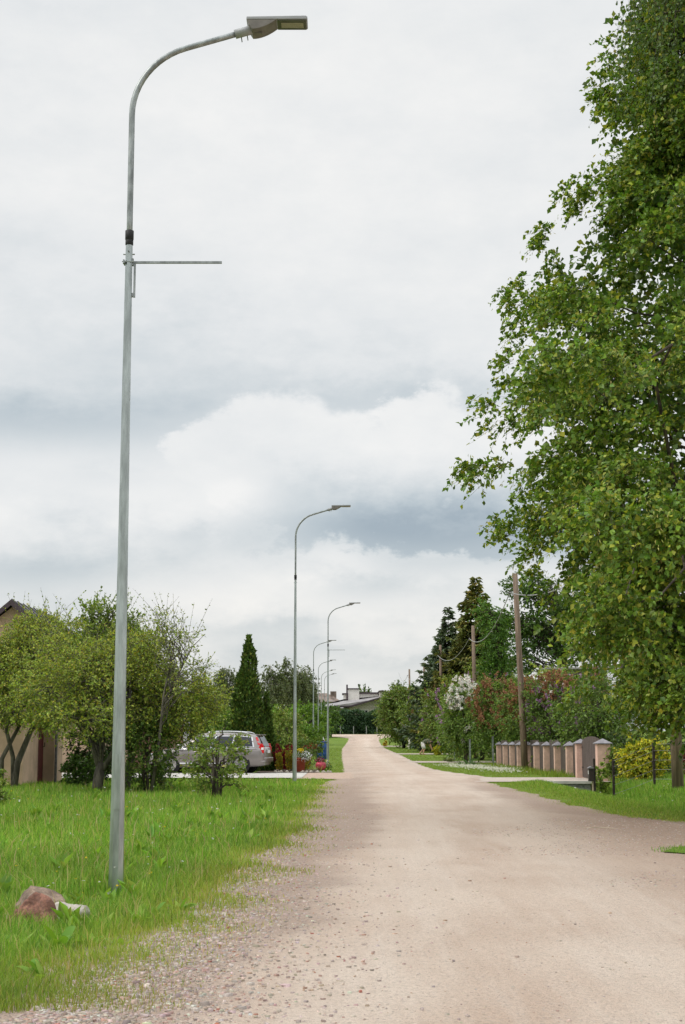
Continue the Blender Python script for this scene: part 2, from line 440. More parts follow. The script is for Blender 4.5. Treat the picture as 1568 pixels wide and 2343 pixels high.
def brickmat():
    m = bpy.data.materials.new('pale_brick'); m.use_nodes = True; nt = m.node_tree; b = nt.nodes['Principled BSDF']
    tc = nt.nodes.new('ShaderNodeTexCoord')
    sp = nt.nodes.new('ShaderNodeSeparateXYZ'); nt.links.new(tc.outputs['Object'], sp.inputs[0])
    cb = nt.nodes.new('ShaderNodeCombineXYZ')
    lk(nt, E(nt, sp.outputs[0]) + E(nt, sp.outputs[1]), cb.inputs[0]); nt.links.new(sp.outputs[2], cb.inputs[1])
    br = nt.nodes.new('ShaderNodeTexBrick'); nt.links.new(cb.outputs[0], br.inputs[0])
    br.inputs['Color1'].default_value = (.66, .60, .54, 1); br.inputs['Color2'].default_value = (.58, .53, .47, 1); br.inputs['Mortar'].default_value = (.34, .31, .29, 1)
    br.inputs['Scale'].default_value = 1.0; br.inputs['Brick Width'].default_value = .5; br.inputs['Row Height'].default_value = .22; br.inputs['Mortar Size'].default_value = .03
    nt.links.new(br.outputs[0], b.inputs['Base Color']); b.inputs['Roughness'].default_value = .9
    return m
BRICK = brickmat()

def groundmat():
    m = bpy.data.materials.new('meadow_soil'); m.use_nodes = True; nt = m.node_tree; b = nt.nodes['Principled BSDF']
    g = nt.nodes.new('ShaderNodeNewGeometry'); p = g.outputs['Position']
    a = noise(nt, p, .35, 6, .6); c = noise(nt, p, 3.0, 8, .7); f = noise(nt, p, 28.0, 4, .7)
    col = mixc(nt, a.step(.35, .65), (.13, .22, .03), (.19, .26, .045))
    col = mixc(nt, c.step(.45, .75) * .55, col, (.19, .19, .06))
    col = mixc(nt, f.step(.35, .7) * .55, col, (.06, .10, .02))
    nt.links.new(col, b.inputs['Base Color']); b.inputs['Roughness'].default_value = .95; b.inputs['Specular IOR Level'].default_value = .1
    bn = nt.nodes.new('ShaderNodeBump'); bn.inputs['Strength'].default_value = .7; bn.inputs['Distance'].default_value = .06
    lk(nt, noise(nt, p, 14, 5, .7), bn.inputs['Height']); nt.links.new(bn.outputs[0], b.inputs['Normal'])
    return m
def roadmat():
    m = bpy.data.materials.new('gravel_road'); m.use_nodes = True; nt = m.node_tree; b = nt.nodes['Principled BSDF']
    g = nt.nodes.new('ShaderNodeNewGeometry'); p = g.outputs['Position']
    uv = nt.nodes.new('ShaderNodeUVMap'); uv.uv_map = 'edge'
    sp = nt.nodes.new('ShaderNodeSeparateXYZ'); nt.links.new(uv.outputs[0], sp.inputs[0])
    dl, dr = E(nt, sp.outputs[0]), E(nt, sp.outputs[1])
    big = noise(nt, mapping(nt, p, (1, .35, 1)), .9, 6, .6, .3)
    patch = noise(nt, mapping(nt, p, (1, .5, 1), (4, 9, 0)), .38, 5, .6, .5)
    strk = noise(nt, mapping(nt, p, (1, .06, 1)), 5.5, 6, .7)
    fine = noise(nt, p, 55, 3, .75)
    pep = noise(nt, p, 130, 2, .6)
    grit = noise(nt, p, 16, 5, .7)
    col = mixc(nt, big.step(.3, .7), (.55, .43, .345), (.64, .53, .44))
    col = mixc(nt, patch.step(.40, .72) * .6, col, (.46, .315, .23))          # reddish sandy patches
    col = mixc(nt, strk.step(.42, .75) * .35, col, (.69, .60, .52))             # wheel-worn pale streaks
    trk = (((dl - 2.35) * 2.4).pow(2.0) * -1.0).exp().max((((dl - 4.0) * 2.4).pow(2.0) * -1.0).exp()) * (strk * 1.6).min(1.0)
    col = mixc(nt, trk * .5, col, (.70, .61, .525))                           # paler wheel tracks
    sy = nt.nodes.new('ShaderNodeSeparateXYZ'); nt.links.new(p, sy.inputs[0])
    edge = dl.step(.6, 2.2, 1.0, 0.0).max(dr.step(.4, 2.0, .8, 0.0)) * E(nt, sy.outputs[1]).step(24, 60, 1.0, .35)
    en = (edge + (big - .5) * .9).step(.15, .7)
    col = mixc(nt, en * .72, col, (.36, .255, .20))                             # loose brown grit by the verges
    col = mixc(nt, fine.step(.46, .64) * .5, col, (.36, .30, .25))
    col = mixc(nt, grit.step(.5, .75) * .30, col, (.36, .285, .235))
    col = mixc(nt, grit.step(.5, .25) * .25, col, (.62, .55, .48))
    col = mixc(nt, pep.step(.56, .68) * .42, col, (.20, .17, .15))
    st = nt.nodes.new('ShaderNodeTexVoronoi'); nt.links.new(p, st.inputs['Vector']); st.inputs['Scale'].default_value = 34
    sr = nt.nodes.new('ShaderNodeSeparateColor'); nt.links.new(st.outputs['Color'], sr.inputs[0])
    stone = E(nt, st.outputs['Distance']).step(.30, .42, 1.0, 0.0)
    pick = E(nt, sr.outputs[0]).step(.80, .84)
    sx = nt.nodes.new('ShaderNodeSeparateXYZ'); nt.links.new(p, sx.inputs[0])
    apron = (E(nt, sx.outputs[0]) + (big - .5) * 3.0 - E(nt, sx.outputs[1]) * .02).step(1.6, 4.4) * E(nt, sx.outputs[1]).step(9, 17) * E(nt, sx.outputs[1]).step(26, 34, 1.0, 0.0)
    col = mixc(nt, apron * .8, col, (.37, .26, .195))                        # coarse brown gravel of the side lane
    dens = (apron * .8 + en * .9 + patch.step(.4, .7) * .35).min(1.0)
    tone = mixc(nt, E(nt, sr.outputs[1]), (.18, .155, .14), (.52, .47, .43))
    col = mixc(nt, stone * (pick * .35 + dens * .55).min(1.0), col, tone)
    nt.links.new(col, b.inputs['Base Color']); b.inputs['Roughness'].default_value = .95; b.inputs['Specular IOR Level'].default_value = .15
    bn = nt.nodes.new('ShaderNodeBump'); bn.inputs['Strength'].default_value = .8; bn.inputs['Distance'].default_value = .03
    lk(nt, fine * .8 + grit * 1.2 + stone * dens * .8 + pep * .2 + strk * .3, bn.inputs['Height']); nt.links.new(bn.outputs[0], b.inputs['Normal'])
    return m
GROUND = groundmat(); ROAD = roadmat()

# ================================================================== SETTING
def grid_axis(segs):
    out = []
    for a, b, n in segs: out += list(np.linspace(a, b, n, endpoint=False))
    return np.array(out + [segs[-1][1]])
def make_ground():
    xs = grid_axis([(-900, -60, 14), (-60, -14, 16), (-14, 14, 90), (14, 60, 16), (60, 900, 14)])
    ys = grid_axis([(-60, 4, 12), (4, 56, 120), (56, 110, 50), (110, 240, 40), (240, 600, 20), (600, 2300, 16)])
    X, Y = np.meshgrid(xs, ys)
    Z = hz(X, Y) - .07 * sstep(.05, .5, roaddepth(X, Y))
    V = np.stack([X, Y, Z], -1).reshape(-1, 3)
    nx, ny = len(xs), len(ys)
    i = np.arange((ny - 1) * (nx - 1)); r, c = i // (nx - 1), i % (nx - 1)
    F = np.stack([r * nx + c, r * nx + c + 1, (r + 1) * nx + c + 1, (r + 1) * nx + c], -1)
    o = npobj('ground', V, F, GROUND, smooth=True); o['kind'] = 'structure'
make_ground()

def make_road():
    ys = grid_axis([(-25, 5, 12), (5, 30, 170), (30, 70, 160), (70, 216, 150)])
    ts = np.concatenate([np.linspace(0, .1, 8, endpoint=False), np.linspace(.1, .9, 16, endpoint=False), np.linspace(.9, 1, 9)])
    Y, T = np.meshgrid(ys, ts, indexing='ij')
    l = XL(ys) + wob(ys); r = XR(ys) + wob(ys, 1.3)
    X = l[:, None] + (r - l)[:, None] * T
    crown = .03 * np.sin(np.pi * T) * (np.minimum(1, 6 / (r - l)))[:, None]
    Z = prof(Y) + .012 + crown
    Z[:, 0] -= .03; Z[:, -1] -= .03
    V = np.stack([X, Y, Z], -1).reshape(-1, 3)
    n, m = Y.shape
    i = np.arange((n - 1) * (m - 1)); a, b = i // (m - 1), i % (m - 1)
    F = np.stack([a * m + b, a * m + b + 1, (a + 1) * m + b + 1, (a + 1) * m + b], -1)
    o = npobj('road', V, F, ROAD, smooth=True); o['kind'] = 'structure'
    uv = o.data.uv_layers.new(name='edge')
    E2 = np.stack([X - l[:, None], r[:, None] - X], -1).reshape(-1, 2)
    uv.data.foreach_set('uv', E2[F.ravel()].astype(np.float32).ravel())
make_road()

def sheet(name, x0, x1, y0, y1, dz, m, nx=30, ny=14, ragged=0.0):
    xs, ys = np.linspace(x0, x1, nx), np.linspace(y0, y1, ny)
    X, Y = np.meshgrid(xs, ys)
    if ragged:
        Y[0] += ragged * (np.sin(xs * 2.1) + .6 * np.sin(xs * 5.3)); Y[-1] += ragged * (np.sin(xs * 1.7 + 1) + .6 * np.sin(xs * 4.9))
    V = np.stack([X, Y, prof(Y) + dz], -1).reshape(-1, 3)
    i = np.arange((ny - 1) * (nx - 1)); r, c = i // (nx - 1), i % (nx - 1)
    F = np.stack([r * nx + c, r * nx + c + 1, (r + 1) * nx + c + 1, (r + 1) * nx + c], -1)
    o = npobj(name, V, F, m, smooth=True); o['kind'] = 'structure'
    return o
sheet('driveway', -13, -1.35, 51.3, 60.0, .03, CONC, ragged=.08)
GRAVD = mat('gravel_drive', (.47, .40, .34), .95, var=.2, scale=22, bump=.6, bscale=45, dirt=((.46, .40, .35), .6))
SANDD = mat('sandy_mouth', (.45, .335, .26), .95, var=.2, scale=14, bump=.6, bscale=45, dirt=((.46, .36, .29), .6))
sheet('driveway', -1.7, .9, 50.6, 60.6, .018, SANDD, ragged=.25)
sheet('driveway', 3.6, 8.1, 46.78, 52.4, .02, GRAVD, ragged=.02)
sheet('driveway', 3.6, 13, 86.6, 91, .02, GRAVD, ragged=.2)
sheet('driveway', 3.6, 13, 116, 120, .02, GRAVD, ragged=.2)
sheet('driveway', 3.6, 13, 156, 160, .02, GRAVD, ragged=.2)
def island():
    P = [(3.8, 18.6), (4.2, 18.2), (6, 17.8), (12, 17.4), (12, 20.9), (7, 20.6), (5.0, 20.0), (4.0, 19.3)]
    n = 48; pts = []
    P2 = np.array(P + [P[0]]); d = np.r_[0, np.cumsum(np.linalg.norm(np.diff(P2, axis=0), axis=1))]
    for s in np.linspace(0, d[-1], n, endpoint=False):
        x, y = np.interp(s, d, P2[:, 0]), np.interp(s, d, P2[:, 1])
        pts.append((x + .08 * math.sin(s * 5), y + .06 * math.sin(s * 7 + 1)))
    V = [(x, y, .02) for x, y in pts] + [(8, 19.4, .10)]
    o = obj('verge_patch', (V, [(i, (i + 1) % n, n) for i in range(n)]), GROUND, smooth=True); o['kind'] = 'structure'
island()

# ================================================================== STREET LAMPS
def make_lamp(bracket, plate, detail=True):
    t = thing('street_lamp', '', 'street lamp')
    hts = [0, 6.05]
    o = obj('pole', tube([(0, 0, -.25), (0, 0, 1.7), (0, 0, 3.5), (0, 0, 6.14)], [.072, .057, .046, .034], 8, phase=.5), GALV, t)
    arm = [(0, 0, 6.05), (0, 0, 6.4), (0, 0, 7.0), (0, 0, 7.45)]
    a1 = R(17); rad = .72; cx, cz = rad, 7.45
    for k in range(1, 13):
        th = (R(90) - a1) * k / 12
        arm.append((cx - rad * math.cos(th), 0, cz + rad * math.sin(th)))
    ex, ez = arm[-1][0], arm[-1][2]
    for d in (.25, .6): arm.append((ex + d * math.cos(a1), 0, ez + d * math.sin(a1)))
    obj('arm', tube(arm, .0285, 14), GALV2, t, smooth=True)
    hx, hz_ = arm[-1][0], arm[-1][2]
    obj('sleeve', xf(lathe([(.034, 0), (.038, .004), (.038, .048), (.036, .052), (.041, .057), (.041, .145), (.034, .15)], 16), (0, 0, 6.12)), BLACKR, t, smooth=True)
    obj('joint_bolt', merge(tube([(-.055, 0, 6.03), (.055, 0, 6.03)], .007, 6), tube([(0, -.055, 6.05), (0, .055, 6.05)], .007, 6)), GALV2, t)
    # luminaire: spigot, driver housing, flat lamp body
    sx, sz = math.cos(a1), math.sin(a1)
    sp = obj('spigot', tube([(hx - .10 * sx, 0, hz_ - .10 * sz), (hx + .02 * sx, 0, hz_ + .02 * sz), (hx + .17 * sx, 0, hz_ + .17 * sz)], [.046, .046, .05], 14), GREYP, t, smooth=True)
    for q in (-.05, .01): obj('spigot_bolt', tube([(hx + q * sx + .012, .018, hz_ + q * sz - .03), (hx + q * sx + .02, .018, hz_ + q * sz - .085)], .006, 6), GALV2, sp)
    ox, oz = hx + .02, hz_ + .075
    n = 10
    prof_ = [(0, 0), (0, .03), (.575, .04), (.59, .03), (.592, .012), (.585, .002)]
    top = obj('lamp_body', prism(prof_, -.115, .115), GREYP, t, bevel=.012)
    hp = [(.002, -.001), (.03, -.06), (.055, -.10)]
    for k in range(1, n + 1):
        q = k / n; hp.append((.055 + .235 * q, -.10 + .099 * (q ** 1.9)))
    hous = obj('driver_housing', prism(hp, -.112, .112), GREYU, t, bevel=.004)
    panel = obj('light_panel', box(.30, .578, -.103, .103, -.006, .001), LENS, t)
    led = obj('led_strip', box(.335, .55, -.052, .052, -.010, -.0065), LEDM, panel)
    seam = obj('cover_hinge', box(.07, .15, -.03, .03, -.105, -.095), GREYU, t)
    for q in (top, hous, panel, seam): q.location = (ox, 0, oz)
    if bracket:
        b = obj('flag_bracket', merge(box(.045, .885, -.010, .010, 5.938, 5.959), box(.047, .066, -.010, .010, 5.60, 5.937),
                                      box(.030, .0449, -.018, .018, 5.915, 5.985), box(.034, .0469, -.018, .018, 5.605, 5.64)), GALV2, t)
        cl = obj('clamp', merge(tube([(-.062, -.032, 5.948), (.05, -.032, 5.948)], .005, 6), tube([(-.062, .032, 5.948), (.05, .032, 5.948)], .005, 6),
                                box(-.05, -.037, -.045, .045, 5.93, 5.966)), GALV2, b)
    obj('base_plate' if plate else 'inspection_door', box(-.17, .17, -.17, .17, -.02, .05) if plate else box(-.028, .028, -.0705, -.06, .75, 1.25), GALV, t)
    return t
LAMPS = [(266, 2040, 14.08, 1, 0, 'nearest galvanised street lamp, rising from the grass in the left foreground'),
         (676, 1789, 46.7, 0, 0, 'second street lamp from the camera, standing just before the pale concrete driveway'),
         (751, 1751, 80.0, 1, 1, 'third street lamp, with a flat base plate and a bare flag bracket high up'),
         (718, 0, 114., 0, 0, 'fourth street lamp from the camera, leftmost of the distant row of lamps'),
         (729, 0, 146.5, 0, 0, 'fifth street lamp from the camera, in the distant row by the road'),
         (736, 0, 180., 0, 0, 'sixth street lamp from the camera, in the distant row by the road'),
         (743, 0, 213., 0, 0, 'farthest street lamp, last of the row near the dark hedge')]
for px, py, Y, br, pl, lab in LAMPS:
    L = make_lamp(br, pl)
    x = xat(px, Y); L.location = (x, Y, float(hz(x, Y)))
    if Y < 20: L.location.x = xat(263, Y) + .062; L.scale = (1, 1, .984)
    L['label'] = lab; L['group'] = 'street lamps along the left verge'

# ================================================================== UTILITY POLES AND CABLE
UP = [(1540, 39.0, 7.8, .15, 'thick wooden utility pole at the right, its top hidden in the big tree'),
      (1196, 66.0, 8.4, .15, 'weathered wooden utility pole beside the pink fence pillars'),
      (1086, 98.0, 8.45, .15, 'wooden utility pole rising from the lilac bushes before the spruces'),
      (1010, 128., 8.8, .15, 'wooden utility pole hidden among the small blue-grey spruces'),
      (972, 160., 8.6, .15, 'distant wooden utility pole, second from the left of the row'),
      (938, 192., 8.65, .15, 'farthest wooden utility pole, leftmost above the green bushes')]
attach = []
for px, Y, h, r, lab in UP:
    x = xat(px, Y); z = float(hz(x, Y))
    t = thing('utility_pole', lab, 'utility pole', (x, Y, z), group='wooden utility poles along the right verge')
    lean = -.035 * h if Y == 66 else -.012 * h
    obj('pole', tube([(0, 0, -.4), (lean * .3, 0, h * .33), (lean * .66, 0, h * .66), (lean, 0, h)], [r, r * .92, r * .82, r * .72], 14), WOODP, t, smooth=True)
    zc = h - .75
    obj('hook', merge(tube([(lean - r * .6, 0, zc), (lean - r * 1.5, 0, zc), (lean - r * 1.6, 0, zc - .12)], .02, 6), xf(lathe([(.03, 0), (.05, .03), (.05, .09), (.02, .12)], 10), (lean - r * 1.6, 0, zc - .14))), DARKM, t)
    attach.append(np.array((x + lean - r * 1.65, Y, z + zc - .08)))
ca = attach[0]
t = thing('overhead_cable', 'grey twisted overhead cable sagging between the wooden utility poles', 'cable', (0, 0, 0))
base = attach[0].copy(); t.location = base
ext = [np.array((attach[0][0] - .5, 4.0, 9.4))] + attach + [np.array((8.2, 224., 10.3))]
for a, b in zip(ext[1:-1], ext[2:]):
    q = np.linspace(0, 1, 25)[:, None]; P = a + (b - a) * q; P[:, 2] -= 4 * 1.05 * (q * (1 - q))[:, 0] * (np.linalg.norm(b - a) / 36)
    ro = .021
    obj('cable_span', tube(P - base, ro, 6), CABLE, t, smooth=True)

# ================================================================== HOUSES
def win(parent, x0, x1, y, z0, z1, axis='y', frame=WHITEP):
    if axis == 'y':
        w = obj('window', merge(box(x0, x1, y - .03, y, z0, z0 + .07), box(x0, x1, y - .03, y, z1 - .07, z1), box(x0, x0 + .07, y - .03, y, z0 + .07, z1 - .07), box(x1 - .07, x1, y - .03, y, z0 + .07, z1 - .07)), frame, parent)
        obj('pane', box(x0 + .07, x1 - .07, y - .012, y - .004, z0 + .07, z1 - .07), GLASSD, w)
        obj('sill', box(x0 - .06, x1 + .06, y - .12, y - .031, z0 - .05, z0 - .003), frame, w)
    return w
# -- garage with a red door, far left
gz = float(hz(-9.5, 44))
Yg = 43.0; xg = xat(62, Yg)
t = thing('garage', 'beige stucco garage with a narrow dark red door behind the apple trees', 'garage', (xg, Yg, gz - .1))
obj('wall', box(-5.5, 0, 0, 2.12, 0, 3.2), STUCCOB, t)
obj('wall', box(-5.5, -.45, 2.12, 3.05, 0, 3.2), STUCCOB, t)
obj('wall', box(-.449, 0, 2.12, 3.05, 2.45, 3.2), STUCCOB, t)
obj('wall', box(-5.5, .30, 3.05, 4.4, 0, 3.2), STUCCOB, t)
d = obj('door', box(-.448, -.02, 2.2, 2.24, .1, 2.44), REDDOOR, t)
for k in range(11): obj('door_board', box(-.10, -.025, 2.27 + k * .07, 2.27 + k * .07 + .062, .1, 2.44), REDDOOR, d)
obj('handle', tube([(-.02, 2.95, 1.15), (.03, 2.95, 1.15), (.03, 2.95, 1.27)], .012, 6), DARKM, d)
obj('downpipe', tube([(.36, 3.02, 0), (.36, 3.02, 3.1)], .04, 8), CAPG, t)
obj('roof', prism([(-5.8, 3.2), (.6, 3.2), (.6, 3.3), (-2.7, 3.95), (-5.8, 3.3)], -.35, 4.8), ROOFG, t)
# -- tall gable house behind the apple trees
Yh = 61.0
pk = at(28, 1371, Yh)
t = thing('gable_house', 'tall beige house with a dark pitched roof at the left edge', 'house', (pk[0], Yh, float(prof(Yh))))
hgt = pk[2] - float(prof(Yh)); hw = 4.2; pit = .85; ez = hgt - hw * pit
obj('wall', prism([(-hw + .4, 0), (hw - .4, 0), (hw - .4, ez + .35), (0, hgt - .25), (-hw + .4, ez + .35)], .3, 9), STUCCOB, t)
for sx in (-1, 1):
    r_ = obj('roof', prism([(0, hgt), (sx * hw, ez), (sx * hw, ez - .12), (0, hgt - .14)], -.15, 9.4), ROOFD, t)
    for k in range(9): obj('roof_seam', xf(prism([(0, hgt + .04), (sx * hw, ez + .04), (sx * hw, ez - .01), (0, hgt - .01)], k * 1.1, k * 1.1 + .05)), ROOFD, r_)
    obj('fascia', prism([(0, hgt - .02), (sx * (hw + .05), ez - .06), (sx * (hw + .05), ez - .28), (0, hgt - .24)], -.20, -.152), FASCIA, t)
win(t, -.6, .6, .29, hgt - 4.4, hgt - 3.2)
# -- rose house behind the car
Yp = 70.0
t = thing('rose_house', 'rose stucco house corner behind the parked car and apple branches', 'house', (xat(424, Yp), Yp, float(prof(Yp))))
obj('wall', box(-6.5, 0, 0, 7, 0, 3.0), STUCCOP, t)
obj('corner_trim', box(.003, .16, -.06, .3, 0, 3.0), WHITEP, t)
obj('downpipe', tube([(.24, -.06, 0), (.24, -.06, 2.9)], .05, 8), WHITEP, t)
obj('roof', prism([(-6.9, 3.0), (.5, 3.0), (.5, 3.1), (-3.2, 3.9), (-6.9, 3.1)], -.4, 7.4), ROOFO, t)
win(t, -3.4, -2.2, -.003, .9, 2.2)
# -- far bungalow
Yb = 236.0
def bx(px): return xat(px, Yb)
def bz(py): return zat(py, Yb)
gb = float(prof(Yb)); ox = bx(790)
t = thing('bungalow', 'low pale brick bungalow with stepped flat roofs at the end of the road', 'house', (ox, Yb, gb))
X = lambda p: bx(p) - ox
Zb = lambda p: bz(p) - gb
obj('wall', box(X(800), X(868), 0, 9, -1, Zb(1612)), BRICK, t)
obj('wall', prism([(X(800), Zb(1612) + .002), (X(868), Zb(1612) + .002), (X(868), Zb(1597)), (X(806), Zb(1611))], .02, 9), BRICK, t)
obj('wall', box(X(868) + .003, X(889), -.8, 9.4, -1, Zb(1590)), BRICK, t)
obj('wall', prism([(X(868) + .003, Zb(1590) + .003), (X(889), Zb(1590) + .003), (X(889), Zb(1585)), (X(874), Zb(1581.5)), (X(868) + .003, Zb(1582))], -.79, 9.4), BRICK, t)
obj('wall', box(X(722), X(800) - .003, 1, 9, -1, Zb(1619)), BRICK, t)
# lean-to roof: slopes up to the back and to the right
V = [(X(720), -1.2, Zb(1617.5)), (X(803), -1.2, Zb(1614.5)), (X(869), -1.2, Zb(1595)), (X(869), 4.6, Zb(1592) + .1), (X(786), 4.6, Zb(1600) + .15), (X(745), 4.6, Zb(1609))]
V2 = [(x, y, z - .22) for x, y, z in V]
obj('roof', (V + V2, [(0, 1, 2, 3, 4, 5), (11, 10, 9, 8, 7, 6)] + [(i, i + 6, (i + 1) % 6 + 6, (i + 1) % 6) for i in range(6)]), ROOFG, t)
obj('fascia', prism([(X(803), Zb(1614.5) + .05), (X(869.5), Zb(1594.6)), (X(869.5), Zb(1598)), (X(803), Zb(1618))], -1.32, -1.21), FASCIA, t)
obj('fascia', prism([(X(720), Zb(1617.3)), (X(803) - .003, Zb(1614.5) + .05), (X(803) - .003, Zb(1617)), (X(720), Zb(1619.4))], -1.32, -1.21), FASCIA, t)
obj('wall', box(X(786), X(866), 4.61, 11, 2, Zb(1585)), WHITEW, t)
obj('fascia', box(X(822), X(874), 4.35, 11.4, Zb(1585) + .003, Zb(1581.5)), FASCIA, t)
obj('fascia', box(X(783), X(797), 4.35, 11.4, Zb(1586) + .003, Zb(1583.5)), FASCIA, t)
obj('wall', box(X(797), X(822.5), 4.0, 8, 2, Zb(1574.5)), WHITEW, t)
obj('fascia', box(X(796), X(823.5), 3.85, 8.2, Zb(1574.5) + .003, Zb(1572.2)), FASCIA, t)
obj('fascia', prism([(X(866), Zb(1580)), (X(875), Zb(1578.8)), (X(891.5), Zb(1585)), (X(891.5), Zb(1587.4)), (X(875), Zb(1581.2)), (X(866), Zb(1582))], -1.15, 9.8), FASCIA, t)
obj('flue_pipe', tube([(X(794.5), 3.9, Zb(1600)), (X(794.5), 3.9, Zb(1564))], .13, 8), FASCIA, t)
win(t, X(825), X(834), -.003, Zb(1634), Zb(1623.5)); win(t, X(834.5), X(842), -.003, Zb(1634), Zb(1623.5))
win(t, X(856), X(866), -.003, Zb(1634), Zb(1622.5), frame=FASCIA)
# -- old house left of it
Yo = 262.0
t = thing('old_house', 'old house with a patchy brown roof and two chimneys beyond the lamps', 'house', (xat(730, Yo), Yo, float(prof(Yo))))
g0 = float(prof(Yo)); zr = zat(1584, Yo) - g0; ze = zat(1604, Yo) - g0; w2 = xat(784, Yo) - xat(730, Yo)
obj('wall', box(-w2 + .5, w2 - .5, 0, 8, -1, ze), BRICK, t)
obj('roof', ([(-w2, -.5, ze - .1), (w2, -.5, ze - .1), (w2 - 2.6, 4, zr), (-w2 + 1.6, 4, zr), (-w2, 8.5, ze - .1), (w2, 8.5, ze - .1)], [(0, 1, 2, 3), (1, 5, 2), (5, 4, 3, 2), (4, 0, 3), (0, 4, 5, 1)]), ROOFO, t)
for a, b in ((701, 719), (756, 770)):
    c = obj('chimney', box(xat(a, Yo) - xat(730, Yo), xat(b, Yo) - xat(730, Yo), 2.2, 3.2, ze, zat(1583, Yo) - g0 + .2), ROOFO, t)
# -- shed behind the lilacs
Ys = 88.0
t = thing('shed', 'weathered brown board shed glimpsed behind the lilac bushes', 'shed', (xat(1320, Ys), Ys, float(prof(Ys))))
for k in range(16): obj('board', box(-1.7 + k * .21, -1.7 + k * .21 + .2, 0 + (k % 2) * .01, .05 + (k % 2) * .01, 0, zat(1532, Ys) + .1), ROOFO, t)
obj('roof', prism([(-1.9, zat(1532, Ys) + .2), (1.9, zat(1532, Ys) + .2), (1.9, zat(1532, Ys) + .3), (-1.9, zat(1532, Ys) + .3)], -.3, 3), ROOFG, t)

# ================================================================== PINK FENCE, GATE, CULVERT
FX = 8.0
fy = [79.0 - 3.06 * k for k in range(9)]          # far to near, nearest 54.5
t = thing('garden_fence', 'pink stucco pillar fence with brown board panels under the lilacs', 'fence', (FX, 52, float(prof(60))))
zf = float(prof(60))
def pillar(parent, y, x=0.0, w=.135, h=1.06, cap=True):
    z = float(prof(y)) - zf
    p = obj('pillar', box(x - w, x + w, y - 52 - w, y - 52 + w, z - .2, z + h), STUCCO, parent, bevel=.008)
    a = w + .06
    V = [(x - a, y - 52 - a, z + h + .003), (x + a, y - 52 - a, z + h + .003), (x + a, y - 52 + a, z + h + .003), (x - a, y - 52 + a, z + h + .003)]
    V += [(q[0], q[1], q[2] + .025) for q in V] + [(x, y - 52, z + h + .17)]
    obj('cap', (V, [(3, 2, 1, 0)] + [(i, (i + 1) % 4, (i + 1) % 4 + 4, i + 4) for i in range(4)] + [(4 + i, 4 + (i + 1) % 4, 8) for i in range(4)]), CAPG, p)
def panel(parent, ya, yb, x=.08, h=1.15):
    parts = []; n = max(2, int(round((yb - ya) / .14)))
    for k in range(n):
        y0 = ya + (yb - ya) * k / n; y1 = ya + (yb - ya) * (k + 1) / n - .008
        z = float(prof(y0)) - zf; hh = h + .012 * math.sin(k * 2.3)
        parts.append(box(x + .006 * (k % 2), x + .022 + .006 * (k % 2), y0 - 52, y1 - 52, z + .03, z + hh))
    parts.append(box(x + .03, x + .07, ya - 52, yb - 52, .25, .32)); parts.append(box(x + .03, x + .07, ya - 52, yb - 52, .85, .92))
    obj('panel', merge(*parts), BOARD, parent)
for i, y in enumerate(fy):
    pillar(t, y)
    if i: panel(t, y + .13, fy[i - 1] - .13, h=1.2 + .08 * (i % 2))
panel(t, 52.13, 54.36, h=1.12)
for y, w in ((52.0, .17), (47.6, .2)): pillar(t, y, w=w, h=1.14)
g = thing('garden_gate', 'arched double gate of dark brown boards between two pink pillars', 'gate', (FX, 49.8, float(prof(50))))
for s in (-1, 1):
    leaf = []
    n = 14
    for k in range(n):
        y0 = s * (.02 + 1.98 * k / n); y1 = s * (.02 + 1.98 * (k + 1) / n - .010)
        ym = abs(y0 + y1) / 2; h = 1.12 + .26 * math.sqrt(max(0, 1 - (ym / 2.05) ** 2))
        a, b = min(y0, y1), max(y0, y1)
        leaf.append(box(.005 * (k % 2), .025 + .005 * (k % 2), a, b, .04, h))
    L = obj('gate_leaf', merge(*leaf), BOARD, g)
    obj('rail', merge(box(.032, .07, min(s * .03, s * 1.98), max(s * .03, s * 1.98), .3, .38), box(.032, .07, min(s * .03, s * 1.98), max(s * .03, s * 1.98), .95, 1.03)), BOARD, L)
    for z in (.34, 1.0): obj('hinge', box(-.012, -.001, min(s * 1.70, s * 1.99), max(s * 1.70, s * 1.99), z, z + .04), DARKM, L)
# culvert under the drive
c0, c1 = 5.75, 7.45; Yc = 46.6
t = thing('culvert_wall', 'grey concrete block retaining wall of the drive above the grassy ditch', 'wall', (c0, Yc, 0))
obj('mortar_bed', box(0, c1 - c0, .02, .18, -.9, -.06), MORTAR, t)
obj('coping', box(-.15, c1 - c0 + .15, -.06, .2, -.058, .022), CONC, t)
bm = None
for r in range(4):
    z1 = -.07 - r * .175
    k = 0; xx = -.1 if r % 2 else 0.0
    while xx < c1 - c0 - .02:
        a, b = max(xx, 0), min(xx + .2, c1 - c0)
        if b - a > .04: obj('block', box(a + .008, b - .008, -.008 - .006 * ((k * 7 + r * 3) % 3), .019, z1 - .163, z1), BLOCK, t)
        xx += .212; k += 1
t = thing('drain_pipe', 'dark ditch drain pipe with a bright green rim below the block wall', 'pipe', (7.0, Yc - .22, -.62))
ring = [(math.cos(a) * .33, 0, math.sin(a) * .33) for a in np.linspace(R(-40), R(220), 30)]
obj('rim', tube(ring, .018, 8), GREENP, t, smooth=True)
V, F = lathe([(.32, .6), (.32, 0), (.30, 0), (.30, .6)], 24)
obj('pipe', xf((V, F[:-2]), rx=R(-90)), BLACKR, t, smooth=True)
